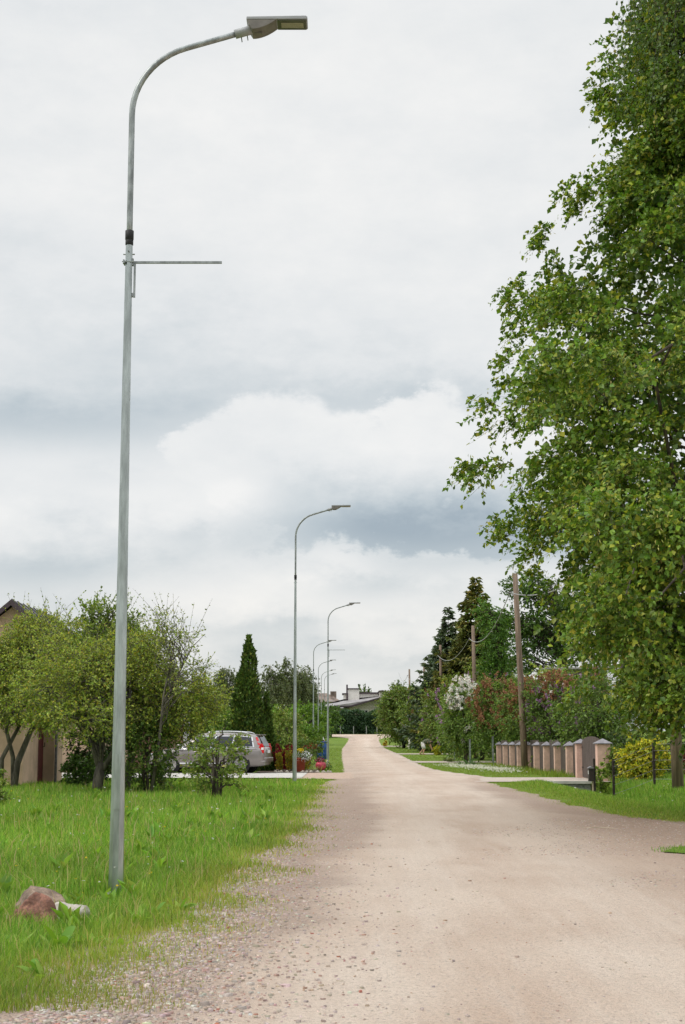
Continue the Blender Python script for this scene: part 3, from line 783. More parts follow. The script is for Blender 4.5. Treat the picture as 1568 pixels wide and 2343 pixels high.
# mailbox on its post
Ym = 44.6; xm = xat(1352, Ym); zm = float(hz(xm, Ym))
t = thing('mailbox', 'black mailbox on a rusty metal post beside the arched gate', 'mailbox', (xm, Ym, zm))
obj('post', box(-.03, .03, -.03, .03, -.2, 1.26), DARKM, t)
obj('timber_stay', box(-.075, -.034, -.02, .02, -.2, .62), mat('pale_timber', (.48, .38, .28), .8, var=.15, scale=6), t)
b = obj('box', box(-.17, -.035, -.09, .09, .62, .98), DARKM, t, bevel=.008)
obj('lid', prism([(-.19, .985), (-.02, .985), (-.02, 1.0), (-.105, 1.045), (-.19, 1.0)], -.11, .11), CAPG, b)
obj('slot_plate', box(-.176, -.1705, -.05, .05, .82, .92), WHITEP, b)
# dark metal post fence in front of the yellow shrub
FP = [(1395, 43.4), (1438, 46.6), (1487, 41.6), (1600, 39.6), (1720, 37.5)]
x0, y0 = xat(1395, 43.4), 43.4
t = thing('wire_fence', 'dark brown metal post and wire fence before the yellow shrub', 'fence', (x0, y0, float(hz(x0, y0))))
tops = []
for px, Y in FP:
    x = xat(px, Y); z = float(hz(x, Y)) - t.location.z
    obj('post', box(x - x0 - .032, x - x0 + .032, Y - y0 - .032, Y - y0 + .032, z - .3, z + 1.22), DARKM, t)
    if px != 1438: tops.append((x - x0, Y - y0, z))
for a, b in zip(tops, tops[1:]):
    for h in (.25, .5, .75, 1.0, 1.17): obj('wire', tube([(a[0], a[1] - .036, a[2] + h), ((a[0] + b[0]) / 2, (a[1] + b[1]) / 2 - .036, (a[2] + b[2]) / 2 + h - .01), (b[0], b[1] - .036, b[2] + h)], .004, 4), CABLE, t)
# thin grey posts under the lilacs
for px, Y, h, lab in ((1124, 80.5, 1.45, 'thin grey post standing just left of the last pink pillar'), (1072, 82.5, 1.3, 'thin grey post behind the clump of long strappy leaves'), (1037, 96, 1.1, 'short pale post among the bushes beyond the strappy leaves')):
    x = xat(px, Y); t = thing('fence_post', lab, 'post', (x, Y, float(prof(Y))), group='thin grey fence posts')
    obj('shaft', box(-.045, .045, -.045, .045, -.2, h), GALV2, t); obj('top', box(-.055, .055, -.055, .055, h + .002, h + .04), CAPG, t)

# ================================================================== LEFT SMALL THINGS
Yr = 98.0; xb = xat(737, Yr)
t = thing('barrel', 'blue plastic barrel standing on the verge by the third lamp', 'barrel', (xb, Yr, float(prof(Yr)) - .02))
obj('body', lathe([(.29, 0), (.315, .03), (.32, .3), (.335, .33), (.335, .36), (.32, .39), (.32, .68), (.335, .71), (.335, .74), (.32, .77), (.31, 1.05), (.28, 1.08)], 24), BLUEP, t, smooth=True)
obj('lid', xf(lathe([(.32, 0), (.33, .02), (.33, .05), (.31, .06)], 24), (0, 0, 1.075)), BLUEP, t, smooth=True)
xd = xat(742, 101)
t = thing('marker_post', 'white roadside marker post with a black band and orange reflector', 'marker post', (xd, 101, float(prof(101))))
obj('post', prism([(-.07, -.2), (.07, -.2), (.07, 1.12), (-.07, 1.42)], -.05, .05), WHITEP, t)
obj('band', prism([(-.073, .98), (.073, .90), (.073, 1.12), (-.073, 1.22)], -.053, .053), BLACKR, t)
obj('reflector', box(-.03, .045, -.06, -.054, .93, 1.12), ORANGE, t)
Yn = 208.; xs_ = xat(736, Yn); zs = float(prof(Yn))
t = thing('road_sign', 'back of a small grey road sign near the end hedge', 'sign', (xs_, Yn, zs))
obj('post', tube([(0, 0, -.2), (0, 0, zat(1609, Yn) - zs)], .05, 8), GALV2, t)
obj('plate', box(-.36, .36, -.07, -.052, zat(1623, Yn) - zs, zat(1609, Yn) - zs), GALV2, t)
obj('brace', box(-.34, .34, -.095, -.071, zat(1616, Yn) - zs, zat(1616, Yn) - zs + .08), GALV2, t)
# posts in front of the far hedge
Yq = 218.
t = thing('hedge_fence', 'row of thin grey posts with wires before the dark end hedge', 'fence', (0, Yq, float(prof(Yq))))
pxs = [700, 722, 779, 809, 838, 862, 890, 920]
for p in pxs: obj('post', box(xat(p, Yq) - .05, xat(p, Yq) + .05, -.05, .05, -.3, 1.15), CABLE, t)
for h in (.5, 1.05): obj('wire', tube([(xat(700, Yq), -.06, h), (xat(920, Yq), -.06, h)], .004, 4), DARKM, t)

def rock(name, label, m, loc, size, seed, rot=0.0, tilt=0.0):
    import bmesh
    r = np.random.default_rng(seed)
    bm = bmesh.new(); bmesh.ops.create_icosphere(bm, subdivisions=5, radius=1)
    P = r.normal(size=(9, 3)); P /= np.linalg.norm(P, axis=1)[:, None]; D = r.uniform(.36, .72, 9)
    ph = r.uniform(0, 6, 6)
    for v in bm.verts:
        c = np.array(v.co); k = 1.0
        q = P @ c
        lim = np.min(np.where(q > .05, D / np.maximum(q, .05), 9)); k = min(1.0, lim)
        k += .012 * math.sin(c[0] * 41 + ph[5]) * math.sin(c[1] * 37 + c[2] * 29) + .035 * math.sin(c[0] * 5 + ph[0]) * math.sin(c[1] * 6 + ph[1]) + .02 * math.sin(c[2] * 11 + ph[2] + c[0] * 7) + .012 * math.sin(c[1] * 19 + ph[3]) * math.sin(c[0] * 17 + ph[4])
        v.co = Vector(c * k * np.array(size))
    me = bpy.data.meshes.new(name); bm.to_mesh(me); bm.free(); me.materials.append(m)
    me.polygons.foreach_set('use_smooth', [True] * len(me.polygons))
    o = link(name, me); o.location = loc; o.rotation_euler = (tilt, tilt * .6, rot); tag(o, label, 'rock', 'rocks in the grass by the nearest lamp')
def rp(px, py, dz=0.0):
    p = gr(px, py); return (p[0], p[1], p[2] + dz)
rock('rock', 'reddish granite rock leaning in front in the left foreground grass', ROCKR, rp(62, 2128, .05), (.22, .16, .23), 5, .5, .25)
rock('rock', 'brown boulder peeking up behind the reddish granite rock', ROCKB, rp(92, 2106, .10), (.22, .15, .21), 24, .5, -.1)
rock('rock', 'pale flat rock lying in the grass between the red rock and lamp', ROCKW, rp(166, 2118, .06), (.2, .16, .16), 37, .6, .1)
rock('rock', 'small pale stone at the far left beside the reddish rock', ROCKW, rp(14, 2108, .02), (.07, .06, .05), 21, 0, 0)

# ================================================================== FOLIAGE TOOLS
def nrm(a): return a / (np.linalg.norm(a, axis=-1, keepdims=True) + 1e-9)
def pickcol(n, cols, r, jit=.18, gain=(1.0, 1.0, 1.0)):
    C = np.array([c for c, _ in cols]); w = np.array([q for _, q in cols], float); w /= w.sum()
    c = C[r.choice(len(C), n, p=w)]
    return np.clip(c * np.array(gain) * (1 + jit * r.normal(size=(n, 1))) * (1 + .06 * r.normal(size=(n, 3))), .004, 1)
TPL = {
    'dia': (np.array([(0, 0, 0), (.5, .45, 1), (0, 1, 0), (-.5, .45, 1)]), np.array([(0, 1, 2), (0, 2, 3)])),
    'oval': (np.array([(0, 0, 0), (.42, .22, .8), (.46, .55, 1), (0, 1, 0), (-.46, .55, 1), (-.42, .22, .8)]), np.array([(0, 1, 2), (0, 2, 3), (0, 3, 4), (0, 4, 5)])),
}
def leaves(name, parent, pos, axis, normal, size, col, m, ratio=.7, tpl='dia', fold=.16, base=(0, 0, 0)):
    T, F = TPL[tpl]
    axis = nrm(axis); side = nrm(np.cross(axis, normal)); up = np.cross(side, axis)
    n, k = len(pos), len(T)
    s = np.broadcast_to(np.asarray(size, float), (n,))[:, None]
    V = pos[:, None, :] - np.asarray(base) + (T[None, :, 0:1] * ratio * s[:, None]) * side[:, None] + (T[None, :, 1:2] * s[:, None]) * axis[:, None] + (T[None, :, 2:3] * fold * s[:, None]) * up[:, None]
    F2 = (F[None] + (np.arange(n) * k)[:, None, None]).reshape(-1, 3)
    return npobj(name, V.reshape(-1, 3), F2, m, parent, np.repeat(col, k, 0))
def sprays(C, O, r, nt, nl, droop, rr, out=.7, up=.1, flat=.8):
    """twigs radiating from clump centres with leaves along them"""
    n = len(C)
    C2 = np.repeat(C, nt, 0); O2 = np.repeat(O, nt, 0); r2 = np.repeat(r, nt)[:, None]
    d = O2 * out + rr.normal(size=C2.shape) * np.array((.62, .62, .62 * flat)); d[:, 2] += up
    d = nrm(d)
    s = C2 + rr.normal(size=C2.shape) * r2 * .22
    L = r2 * rr.uniform(.55, 1.15, (len(C2), 1))
    q = np.linspace(0, 1, 4)[None, :, None]
    P = s[:, None] + d[:, None] * L[:, None] * q; P[..., 2] -= (droop * L * q[..., 0] ** 2 * 1.0)
    t = rr.uniform(.15, 1.05, (len(C2), nl, 1))
    pos = s[:, None] + d[:, None] * L[:, None] * t; pos[..., 2] -= droop * L * t[..., 0] ** 2
    ax = d[:, None] + rr.normal(size=pos.shape) * .75; ax[..., 2] -= droop * 1.6 * t[..., 0]
    return pos.reshape(-1, 3), nrm(ax.reshape(-1, 3)), P
def shell(n, c, rx, ry, rz, rr, inner=.5, lobes=.18, zmin=None):
    d = nrm(rr.normal(size=(n, 3)))
    k = rr.uniform(inner ** 2, 1, n) ** .5
    ph = rr.uniform(0, 6.28, 4)
    a = np.arctan2(d[:, 1], d[:, 0])
    k = k * (1 - lobes + lobes * np.sin(3 * a + ph[0]) * np.sin(4 * d[:, 2] + ph[1]) + lobes * .7 * np.sin(7 * a + ph[2] + 5 * d[:, 2]))
    P = d * np.array((rx, ry, rz)) * k[:, None]
    O = nrm(P / np.array((rx, ry, rz)))
    P = P + np.array(c)
    if zmin is not None:
        g = P[:, 2] > zmin; P, O = P[g], O[g]
    return P, O
def limbs(C, trunk, rr, r0=.05, n=5, rise=.5, stations=9, wig=.09):
    """curved limbs from a trunk polyline to the given points"""
    T = np.array(trunk, float)
    zt = np.clip(C[:, 2] - rise * np.hypot(C[:, 0] - T[-1, 0], C[:, 1] - T[-1, 1]) - .1, T[0, 2] + .25 * (T[-1, 2] - T[0, 2]), T[-1, 2])
    A = np.stack([np.interp(zt, T[:, 2], T[:, i]) for i in range(3)], -1)
    q = np.linspace(0, 1, stations)[None, :, None]
    D = C - A; L = np.linalg.norm(D, axis=1)
    P = A[:, None] + D[:, None] * q
    P[..., 2] += (L[:, None] * .14) * np.sin(np.pi * q[..., 0])
    P += rr.normal(size=P.shape) * wig * L[:, None, None] * np.sin(np.pi * q) * .6
    rad = (r0 * (.35 + .65 * L / (L.max() + 1e-6)))[:, None] * (1 - .82 * q[..., 0])
    return tubes_np(P, rad, n)
def tree(name, label, cat, base, trunks, clumps, outw, cr, cols, rr, nt=9, nl=10, lsize=.06, droop=.4, ratio=.7, tpl='dia', bark=BARK, group=None, r0=.05,
         twig=.004, rise=.5, m=LEAF, jit=.2, up=.1, out=.7, brfrac=1.0, fold=.16, trunkname='trunk', blossom=None, sizevar=.25, flat=.8, gain=(1.5, 1.4, 1.15)):
    """trunks: list of (points, radii) in local coords; clumps (n,3) local; cr clump radius array"""
    t = thing(name, label, cat, base, group=group)
    for pts, rad in trunks: obj(trunkname, tube(pts, rad, 9), bark, t, smooth=True)
    k = rr.random(len(clumps)) < brfrac
    if k.sum() > 6:
        Vs, Fs, off = [], [], 0
        idx = rr.integers(0, len(trunks), k.sum())
        for j, (pts, rad) in enumerate(trunks):
            cc = clumps[k][idx == j]
            if len(cc):
                V, F = limbs(cc, pts, rr, r0, rise=rise); Vs.append(V); Fs.append(F + off); off += len(V)
        o = npobj('branches', np.concatenate(Vs), np.concatenate(Fs), bark, t, smooth=True); o['kind'] = 'stuff'
    pos, ax, P = sprays(clumps, outw, cr, nt, nl, droop, rr, up=up, out=out, flat=flat)
    if twig and lsize < .095:
        P = P[:, (0, 3)]
        rad = np.linspace(1, .35, P.shape[1])[None] * twig * np.ones((len(P), 1))
        V, F = tubes_np(P, rad, 3); o = npobj('twigs', V, F, bark, t); o['kind'] = 'stuff'
    N = rr.normal(size=pos.shape) * .65 + np.repeat(outw, nt * nl, 0) * .55; N[:, 2] += .6
    sz = lsize * np.clip(1 + sizevar * rr.normal(size=len(pos)), .4, 1.8)
    cr_ = leaves('crown', t, pos, ax, N, sz, pickcol(len(pos), cols, rr, jit, gain), m, ratio, tpl, fold)
    if blossom:
        for bname, pts, col, bs, cnt in blossom: panicles(bname, t, pts, col, bs, cnt, rr)
    return t
def panicles(name, parent, pts, cols, size, cnt, rr):
    """flower heads: each a cone of little petals"""
    n = len(pts)
    q = rr.random((n, cnt, 1)); a = rr.uniform(0, 6.28, (n, cnt)); rad = size * .42 * (1 - .75 * q[..., 0]) * rr.uniform(.5, 1, (n, cnt))
    tilt = rr.normal(size=(n, 1, 3)) * .35; tilt[..., 2] = 1; tilt = nrm(tilt)
    pos = pts[:, None] + tilt * q * size * 1.3 + np.stack([np.cos(a) * rad, np.sin(a) * rad, 0 * a], -1)
    pos = pos.reshape(-1, 3); ax = rr.normal(size=pos.shape); N = rr.normal(size=pos.shape)
    o = leaves(name, parent, pos, ax, N, size * .34, pickcol(len(pos), cols, rr, .12), PETAL, .9, 'dia', .2)
    o['kind'] = 'stuff'

def shrub(label, px, Y, rx, h, cols, seed, n=60, nt=8, nl=10, lsize=.06, ry=None, zb=0.0, name='shrub', cat='shrub', group=None, blossom=None, tpl='dia', droop=.3, ratio=.65, inner=.66, stems=4, bark=BARK, r=None, twig=.004, jit=.2, x=None, r0=.03, lobes=.18, flat=.8, zcut=.06, dens=1.35, gain=(1.62, 1.52, 1.25)):
    rr = np.random.default_rng(seed)
    x = xat(px, Y) if x is None else x
    base = (x, Y, float(hz(x, Y)))
    ry = ry or rx
    zc = zb + (h - zb) * .5
    n = int(n * dens); lsize = lsize * 1.08
    C, O = shell(n, (0, 0, zc), rx * .95, ry * .95, (h - zb) * .5 * .95, rr, inner, lobes, zmin=zcut)
    cr = np.full(len(C), r or min(rx, h * .5) * .42) * rr.uniform(.75, 1.25, len(C))
    tr = []
    for k in range(stems):
        a = 6.28 * k / stems + rr.uniform(0, 1); d = rx * rr.uniform(.1, .35)
        tr.append(([(math.cos(a) * .08, math.sin(a) * .08, -.1), (math.cos(a) * d * .6, math.sin(a) * d * .6, h * .3), (math.cos(a) * d, math.sin(a) * d, h * .65)], [r0 * 1.2, r0, r0 * .5]))
    bl = None
    if blossom:
        bl = []
        for bname, cnt, col, bs, pc, sel in blossom:
            B, BO = shell(cnt * 6, (0, 0, zc), rx * 1.0, ry * 1.0, (h - zb) * .5 * 1.02, rr, .93, lobes, zmin=.3)
            k = sel(B / np.array((rx, ry, h))); B = B[k][:cnt]
            if len(B): bl.append((bname, B, col, bs, pc))
    return tree(name, label, cat, base, tr, C, O, cr, cols, rr, nt, nl, lsize, droop, ratio, tpl, bark, group, r0=r0, twig=twig, blossom=bl, trunkname='stem', jit=jit, brfrac=.22, flat=flat, gain=gain)

def conifer(label, px, Y, ptop, half, cols, seed, name='spruce_tree', cat='tree', zb=.6, group=None, lsize=.12, per=26, levels=26, droop=.25, nl=16):
    rr = np.random.default_rng(seed)
    x = xat(px, Y); z0 = float(hz(x, Y)); h = zat(ptop, Y) - z0; Rb = half
    t = thing(name, label, cat, (x, Y, z0), group=group)
    obj('trunk', tube([(0, 0, -.2), (0, 0, h * .5), (0, 0, h * .97)], [h * .014, h * .008, .01], 8), BARK, t, smooth=True)
    zs = zb + (h - zb) * (np.linspace(0, 1, levels) ** .9)
    A, L, Zs = [], [], []
    for z in zs:
        f = 1 - (z - zb) / (h - zb); k = int(6 + per * f * .55)
        a = rr.uniform(0, 6.28, k); A += list(a); L += list(np.maximum(.12, Rb * (f ** .9)) * rr.uniform(.55, 1.12, k)); Zs += list(z + rr.normal(size=k) * h * .012)
    A, L, Zs = np.array(A), np.array(L), np.array(Zs)
    d = np.stack([np.cos(A), np.sin(A), np.full_like(A, .12)], -1)
    q = np.linspace(0, 1, 5)[None, :, None]
    def bend(t): return (-droop * 1.8 * t * (1 - .75 * t))
    s = np.stack([0 * A, 0 * A, Zs], -1)
    P = s[:, None] + d[:, None] * L[:, None, None] * q; P[..., 2] += bend(q[..., 0]) * L[:, None]
    V, F = tubes_np(P, (.012 + .012 * L[:, None]) * (1 - .8 * q[..., 0]), 4); npobj('branches', V, F, BARK, t)
    nlv = np.maximum(8, (L / max(L) * nl * 3.6)).astype(int)
    rep = np.repeat(np.arange(len(A)), nlv); tt = rr.uniform(.12, 1.05, len(rep))
    pos = s[rep] + d[rep] * (L[rep] * tt)[:, None]; pos[:, 2] += bend(tt) * L[rep]
    side = np.stack([-np.sin(A), np.cos(A), 0 * A], -1)[rep] * rr.choice([-1, 1], len(rep))[:, None]
    ax = d[rep] * .75 + side * rr.uniform(.2, 1.0, len(rep))[:, None] + rr.normal(size=pos.shape) * .25; ax[:, 2] -= .25
    N = rr.normal(size=pos.shape) * .5; N[:, 2] += .7
    leaves('crown', t, pos, ax, N, lsize * 1.45 * (.6 + .8 * rr.random(len(pos))) * (h / 10) ** .3, pickcol(len(pos), cols, rr, .25, (2.0, 1.9, 1.6)), NEEDLE, .45, 'dia', .25)
    return t

def thuja(label, px, Y, ptop, half, seed, cols, n=14000, name='thuja', cat='tree', group=None, lsize=.14):
    rr = np.random.default_rng(seed)
    x = xat(px, Y); z0 = float(hz(x, Y)); h = zat(ptop, Y) - z0
    t = thing(name, label, cat, (x, Y, z0), group=group)
    obj('trunk', tube([(0, 0, -.2), (0, 0, h * .5), (0, 0, h * .93)], [.09, .05, .01], 8), BARK, t, smooth=True)
    def env(z): return half * np.minimum(1.0, (np.clip(1 - z / h, 0, 1) * 1.12) ** .8)
    # dense core, then upright plumes that break up the outline
    m1 = n // 3; z = h * (1 - rr.random(m1) ** .62) * .94 + .02; a = rr.uniform(0, 6.28, m1); r = env(z) * rr.uniform(.35, .82, m1) ** .6
    pos = [np.stack([np.cos(a) * r, np.sin(a) * r, z], -1)]; out = [np.stack([np.cos(a), np.sin(a), 0 * a], -1)]
    npl = 90; m2 = (n - m1) // npl
    zc = h * (1 - rr.random(npl) ** .6) * .93; ac = rr.uniform(0, 6.28, npl); rc = env(zc) * rr.uniform(.62, .98, npl); pl = h * rr.uniform(.10, .2, npl) * (.5 + .5 * (1 - zc / h)); pw_ = half * rr.uniform(.12, .24, npl) * (.3 + .7 * np.sqrt(1 - zc / h))
    q = rr.random((npl, m2)); al = rr.uniform(0, 6.28, (npl, m2)); rl = pw_[:, None] * np.sin(np.pi * (.12 + .88 * q)) ** .7 * rr.uniform(.6, 1, (npl, m2))
    zz_ = zc[:, None] + (q - .35) * pl[:, None]
    P2 = np.stack([np.cos(ac)[:, None] * (rc[:, None] - .12 * half * q) + np.cos(al) * rl, np.sin(ac)[:, None] * (rc[:, None] - .12 * half * q) + np.sin(al) * rl, zz_], -1)
    O2 = np.stack([np.cos(ac)[:, None] * .8 + np.cos(al) * .6, np.sin(ac)[:, None] * .8 + np.sin(al) * .6, 0 * al], -1)
    m3 = n // 40; zt_ = h * rr.uniform(.82, 1.0, m3); a3 = rr.uniform(0, 6.28, m3); r3 = half * .10 * (1 - zt_ / h) / .18 + .02; P2 = np.concatenate([P2.reshape(-1, 3), np.stack([np.cos(a3) * r3, np.sin(a3) * r3, zt_], -1)]); O2 = np.concatenate([O2.reshape(-1, 3), np.stack([np.cos(a3), np.sin(a3), 0 * a3], -1)])
    pos = np.concatenate([pos[0], P2.reshape(-1, 3)]); out = np.concatenate([out[0], O2.reshape(-1, 3)])
    k = (pos[:, 2] > .02) & (pos[:, 2] < h * 1.02); pos, out = pos[k], out[k]; n = len(pos)
    ax = out * .5 + rr.normal(size=(n, 3)) * .4; ax[:, 2] += .8
    leaves('crown', t, pos, ax, out + rr.normal(size=(n, 3)) * .6, lsize * rr.uniform(.6, 1.4, n), pickcol(n, cols, rr, .3, (2.0, 1.9, 1.4)), NEEDLE, .5, 'dia', .2)
    return t

# ================================================================== THE BIG LINDEN AND THE BIRCH (right)
def linden():
    rr = np.random.default_rng(11)
    X0, Y0 = 7.7, 26.6
    sil = [(-330, 1680), (-150, 1560), (0, 1465), (100, 1420), (200, 1385), (300, 1390), (390, 1345), (470, 1330), (540, 1255), (640, 1200), (780, 1165), (900, 1155), (1000, 1165), (1080, 1140), (1180, 1160), (1280, 1235), (1350, 1290), (1420, 1345), (1500, 1395), (1580, 1410), (1680, 1430)]
    zz = np.array([zat(p, Y0) for p, _ in sil])[::-1]; rz = np.array([X0 - at(q, p, Y0)[0] for p, q in sil])[::-1]
    nb = 430                                             # boughs, each a drooping shelf of leaf clumps
    z = rr.uniform(zz[0] + .35, zz[-1], nb); a = rr.uniform(0, 2 * np.pi, nb)
    Rr = np.interp(z, zz, rz)
    k = rr.uniform(.70, 1.0, nb)
    lob = .97 + .06 * np.sin(4 * a + z * 1.1) * np.sin(z * 1.9 + 2 * a)
    B = np.stack([X0 - np.cos(a) * (Rr * k * lob - .35), Y0 - np.sin(a) * (Rr * k * lob - .35), z], -1)
    per = 8
    P = np.repeat(B, per, 0); oa = np.repeat(a, per); n = len(P)
    r1 = rr.normal(size=n) * .36; r2 = rr.normal(size=n) * .42
    P[:, 0] += -np.cos(oa) * r1 + np.sin(oa) * r2; P[:, 1] += -np.sin(oa) * r1 - np.cos(oa) * r2
    P[:, 2] += rr.normal(size=n) * .13 - .35 * np.maximum(r1, 0) - .12 * np.abs(r2)
    def proj(P):
        D = P - np.array((0, 0, EYE)); dep = D[:, 1] * _c + D[:, 2] * _s
        return 784 + FPX * D[:, 0] / dep, 1171 - FPX * (D[:, 2] * _c - D[:, 1] * _s) / dep
    px, py = proj(P)
    near = (px < 1660) & (py > -90) & (P[:, 1] < Y0 + 1.4)
    keep = near | (rr.random(n) < .12)
    # hollow with bare limbs, seen to the right of the middle
    hol = (((px - 1530) / 90) ** 2 + ((py - 1035) / 36) ** 2 < 1) & (P[:, 1] < Y0 - 1.0)
    keep &= ~hol
    keep &= ~((py > 1655) & (rr.random(n) < .4))
    P = P[keep]
    cr = rr.uniform(.34, .56, len(P))
    tips = [(1095, 1085), (1080, 1070), (1110, 1060), (1150, 1205), (1165, 1215), (1180, 690), (1240, 565), (1310, 445), (1345, 425), (1385, 225), (1400, 165), (1165, 820), (1225, 1300), (1275, 1350), (1310, 1430), (1190, 650), (1150, 1060), (1180, 960), (1170, 880), (1275, 600), (1250, 530), (1335, 1480), (1180, 780), (1200, 720), (1330, 470), (1360, 440), (1410, 250)]
    T = np.array([at(p, q, Y0 - rr.uniform(-.6, .8)) for p, q in tips])
    P = np.concatenate([P, T]); cr = np.concatenate([cr, np.full(len(T), .36)])
    fr = np.array([at(rr.uniform(1330, 1600), rr.uniform(1130, 1240), rr.uniform(20.6, 21.6)) for _ in range(34)] + [at(rr.uniform(1345, 1500), rr.uniform(1330, 1480), rr.uniform(22, 23)) for _ in range(20)] + [at(rr.uniform(1230, 1500), rr.uniform(760, 900), rr.uniform(21.5, 22.5)) for _ in range(20)])
    P = np.concatenate([P, fr]); cr = np.concatenate([cr, np.full(len(fr), .5)])
    base = np.array((X0, Y0, float(hz(X0, Y0))))
    P = P - base
    O = P - np.stack([0 * P[:, 0], 0 * P[:, 0], P[:, 2] * .92 - .2], -1); O = nrm(O)
    trunk = [([(0, 0, -.3), (.05, 0, 2), (-.1, .1, 6), (.05, 0, 11), (0, 0, 15)], [.34, .27, .21, .12, .03])]
    cols = [((.100, .180, .030), 5), ((.135, .215, .036), 4), ((.07, .14, .026), 4), ((.24, .28, .05), 2.6), ((.12, .20, .06), 2)]
    t = tree('linden_tree', 'tall leafy green linden tree filling the right side of the picture', 'tree', base, trunk, P, O, cr, cols, rr,
             nt=11, nl=12, lsize=.084, droop=.6, ratio=.78, tpl='dia', m=LEAFL, r0=.06, twig=.0035, rise=.55, up=.12, brfrac=.06, gain=(1.52, 1.46, 1.05))
    inn = rr.uniform(0, 1, (1900, 3)); zi = zz[0] + .6 + inn[:, 0] * (zz[-1] - zz[0] - 1.5); ri = np.interp(zi, zz, rz) * (.25 + .50 * inn[:, 1] ** .7); ai = inn[:, 2] * 2 * np.pi
    Ci = np.stack([-np.cos(ai) * ri, -np.sin(ai) * ri, zi - base[2]], -1)
    ip, ia, _ = sprays(Ci, nrm(Ci * np.array((1, 1, .05))), np.full(len(Ci), .8), 5, 5, .4, rr)
    o = leaves('inner_shading_leaves', t, ip, ia, rr.normal(size=ip.shape), .125 * rr.uniform(.7, 1.3, len(ip)), pickcol(len(ip), cols, rr, .2), LEAF, .85, 'dia', .15)  # darker leaves packed inside to block light and deepen the crown's shade
    o['kind'] = 'stuff'
    # the far and right-hand side of the crown, outside the picture: fewer, larger leaves, added to shade the crown
    m_ = 9000; zi = rr.uniform(zz[0] + .4, zz[-1], m_); ai = rr.uniform(0, 6.28, m_); ri = np.interp(zi, zz, rz) * rr.uniform(.6, 1, m_)
    ip = np.stack([-np.cos(ai) * ri, -np.sin(ai) * ri, zi - base[2]], -1)
    ip = ip[(ip[:, 0] > .6) | ((ip[:, 1] > 2.0) & (ip[:, 0] > -1.2))]
    o = leaves('far_shading_leaves', t, ip, nrm(ip * np.array((1, 1, 0)) + np.array((0, 0, -1.5))), rr.normal(size=ip.shape), .34 * rr.uniform(.7, 1.3, len(ip)), pickcol(len(ip), cols, rr, .2), LEAF, .9, 'dia', .15)
    o['kind'] = 'stuff'
    # pale hanging flower bracts
    pos, ax, _ = sprays(P, O, cr, 8, 3, .55, rr)
    ax[:, 2] -= .9
    N = rr.normal(size=pos.shape)
    o = leaves('bracts', t, pos, ax, N, rr.uniform(.05, .085, len(pos)), pickcol(len(pos), [((.42, .45, .11), 3), ((.34, .40, .09), 2), ((.50, .47, .15), 1)], rr, .15), LEAF, .26, 'dia', .1)
    o['kind'] = 'stuff'
linden()
def birch():
    rr = np.random.default_rng(5)
    X0, Y0 = 8.75, 24.2
    base = np.array((X0, Y0, float(hz(X0, Y0))))
    t = thing('birch_tree', 'weeping birch with long hanging twigs in the upper right corner', 'tree', base)
    obj('trunk', tube([(0, 0, -.3), (.05, 0, 4), (-.05, .1, 9), (0, 0, 14), (0, 0, 17)], [.22, .18, .13, .07, .02], 10), BIRCHB, t, smooth=True)
    n = 430
    ang = rr.uniform(-.9, .9, n) + np.pi; rad = rr.uniform(1.0, 3.75, n)
    ang[:90] = rr.uniform(0, 6.28, 90)
    S = np.stack([np.cos(ang) * rad, np.sin(ang) * rad * .8, 16.2 - .50 * rad + rr.normal(size=n) * 1.1], -1)
    # anchor branches
    k = rr.choice(n, 60, replace=False)
    V, F = limbs(S[k], [(0, 0, -.3), (.05, 0, 4), (0, 0, 14), (0, 0, 17)], rr, .05, rise=.7); npobj('branches', V, F, BARK, t, smooth=True)
    L = np.clip(4.2 - .62 * rad, 1.0, 3.6) * rr.uniform(.6, 1.15, n)
    q = np.linspace(0, 1, 8)[None, :, None]
    sw = rr.normal(size=(n, 1, 3)) * .16; sw[..., 2] = 0
    outd = np.stack([np.cos(ang), np.sin(ang), 0 * ang], -1)[:, None]
    P = S[:, None] + outd * .35 * np.sin(q * 2.2) + sw * q; P[..., 2] -= L[:, None] * (q[..., 0] ** 1.25) - .15 * np.sin(3 * q[..., 0])
    V, F = tubes_np(P, .004 * np.ones((n, 8)) * np.linspace(1, .5, 8)[None], 3); npobj('twigs', V, F, BARK, t)
    m = 44
    tt = rr.uniform(.05, 1, (n, m)); i0 = np.clip((tt * 7).astype(int), 0, 6); fr = (tt * 7 - i0)[..., None]
    ii = np.arange(n)[:, None]
    pos = (P[ii, i0] * (1 - fr) + P[ii, i0 + 1] * fr + rr.normal(size=(n, m, 3)) * .05).reshape(-1, 3)
    ax = rr.normal(size=pos.shape) * .55; ax[:, 2] -= .9
    leaves('crown', t, pos, ax, rr.normal(size=pos.shape), .062 * rr.uniform(.7, 1.3, len(pos)),
           pickcol(len(pos), [((.10, .17, .035), 4), ((.13, .20, .05), 3), ((.26, .26, .04), .7), ((.075, .13, .035), 3)], rr, .2), LEAF, .8, 'oval', .15)
birch()

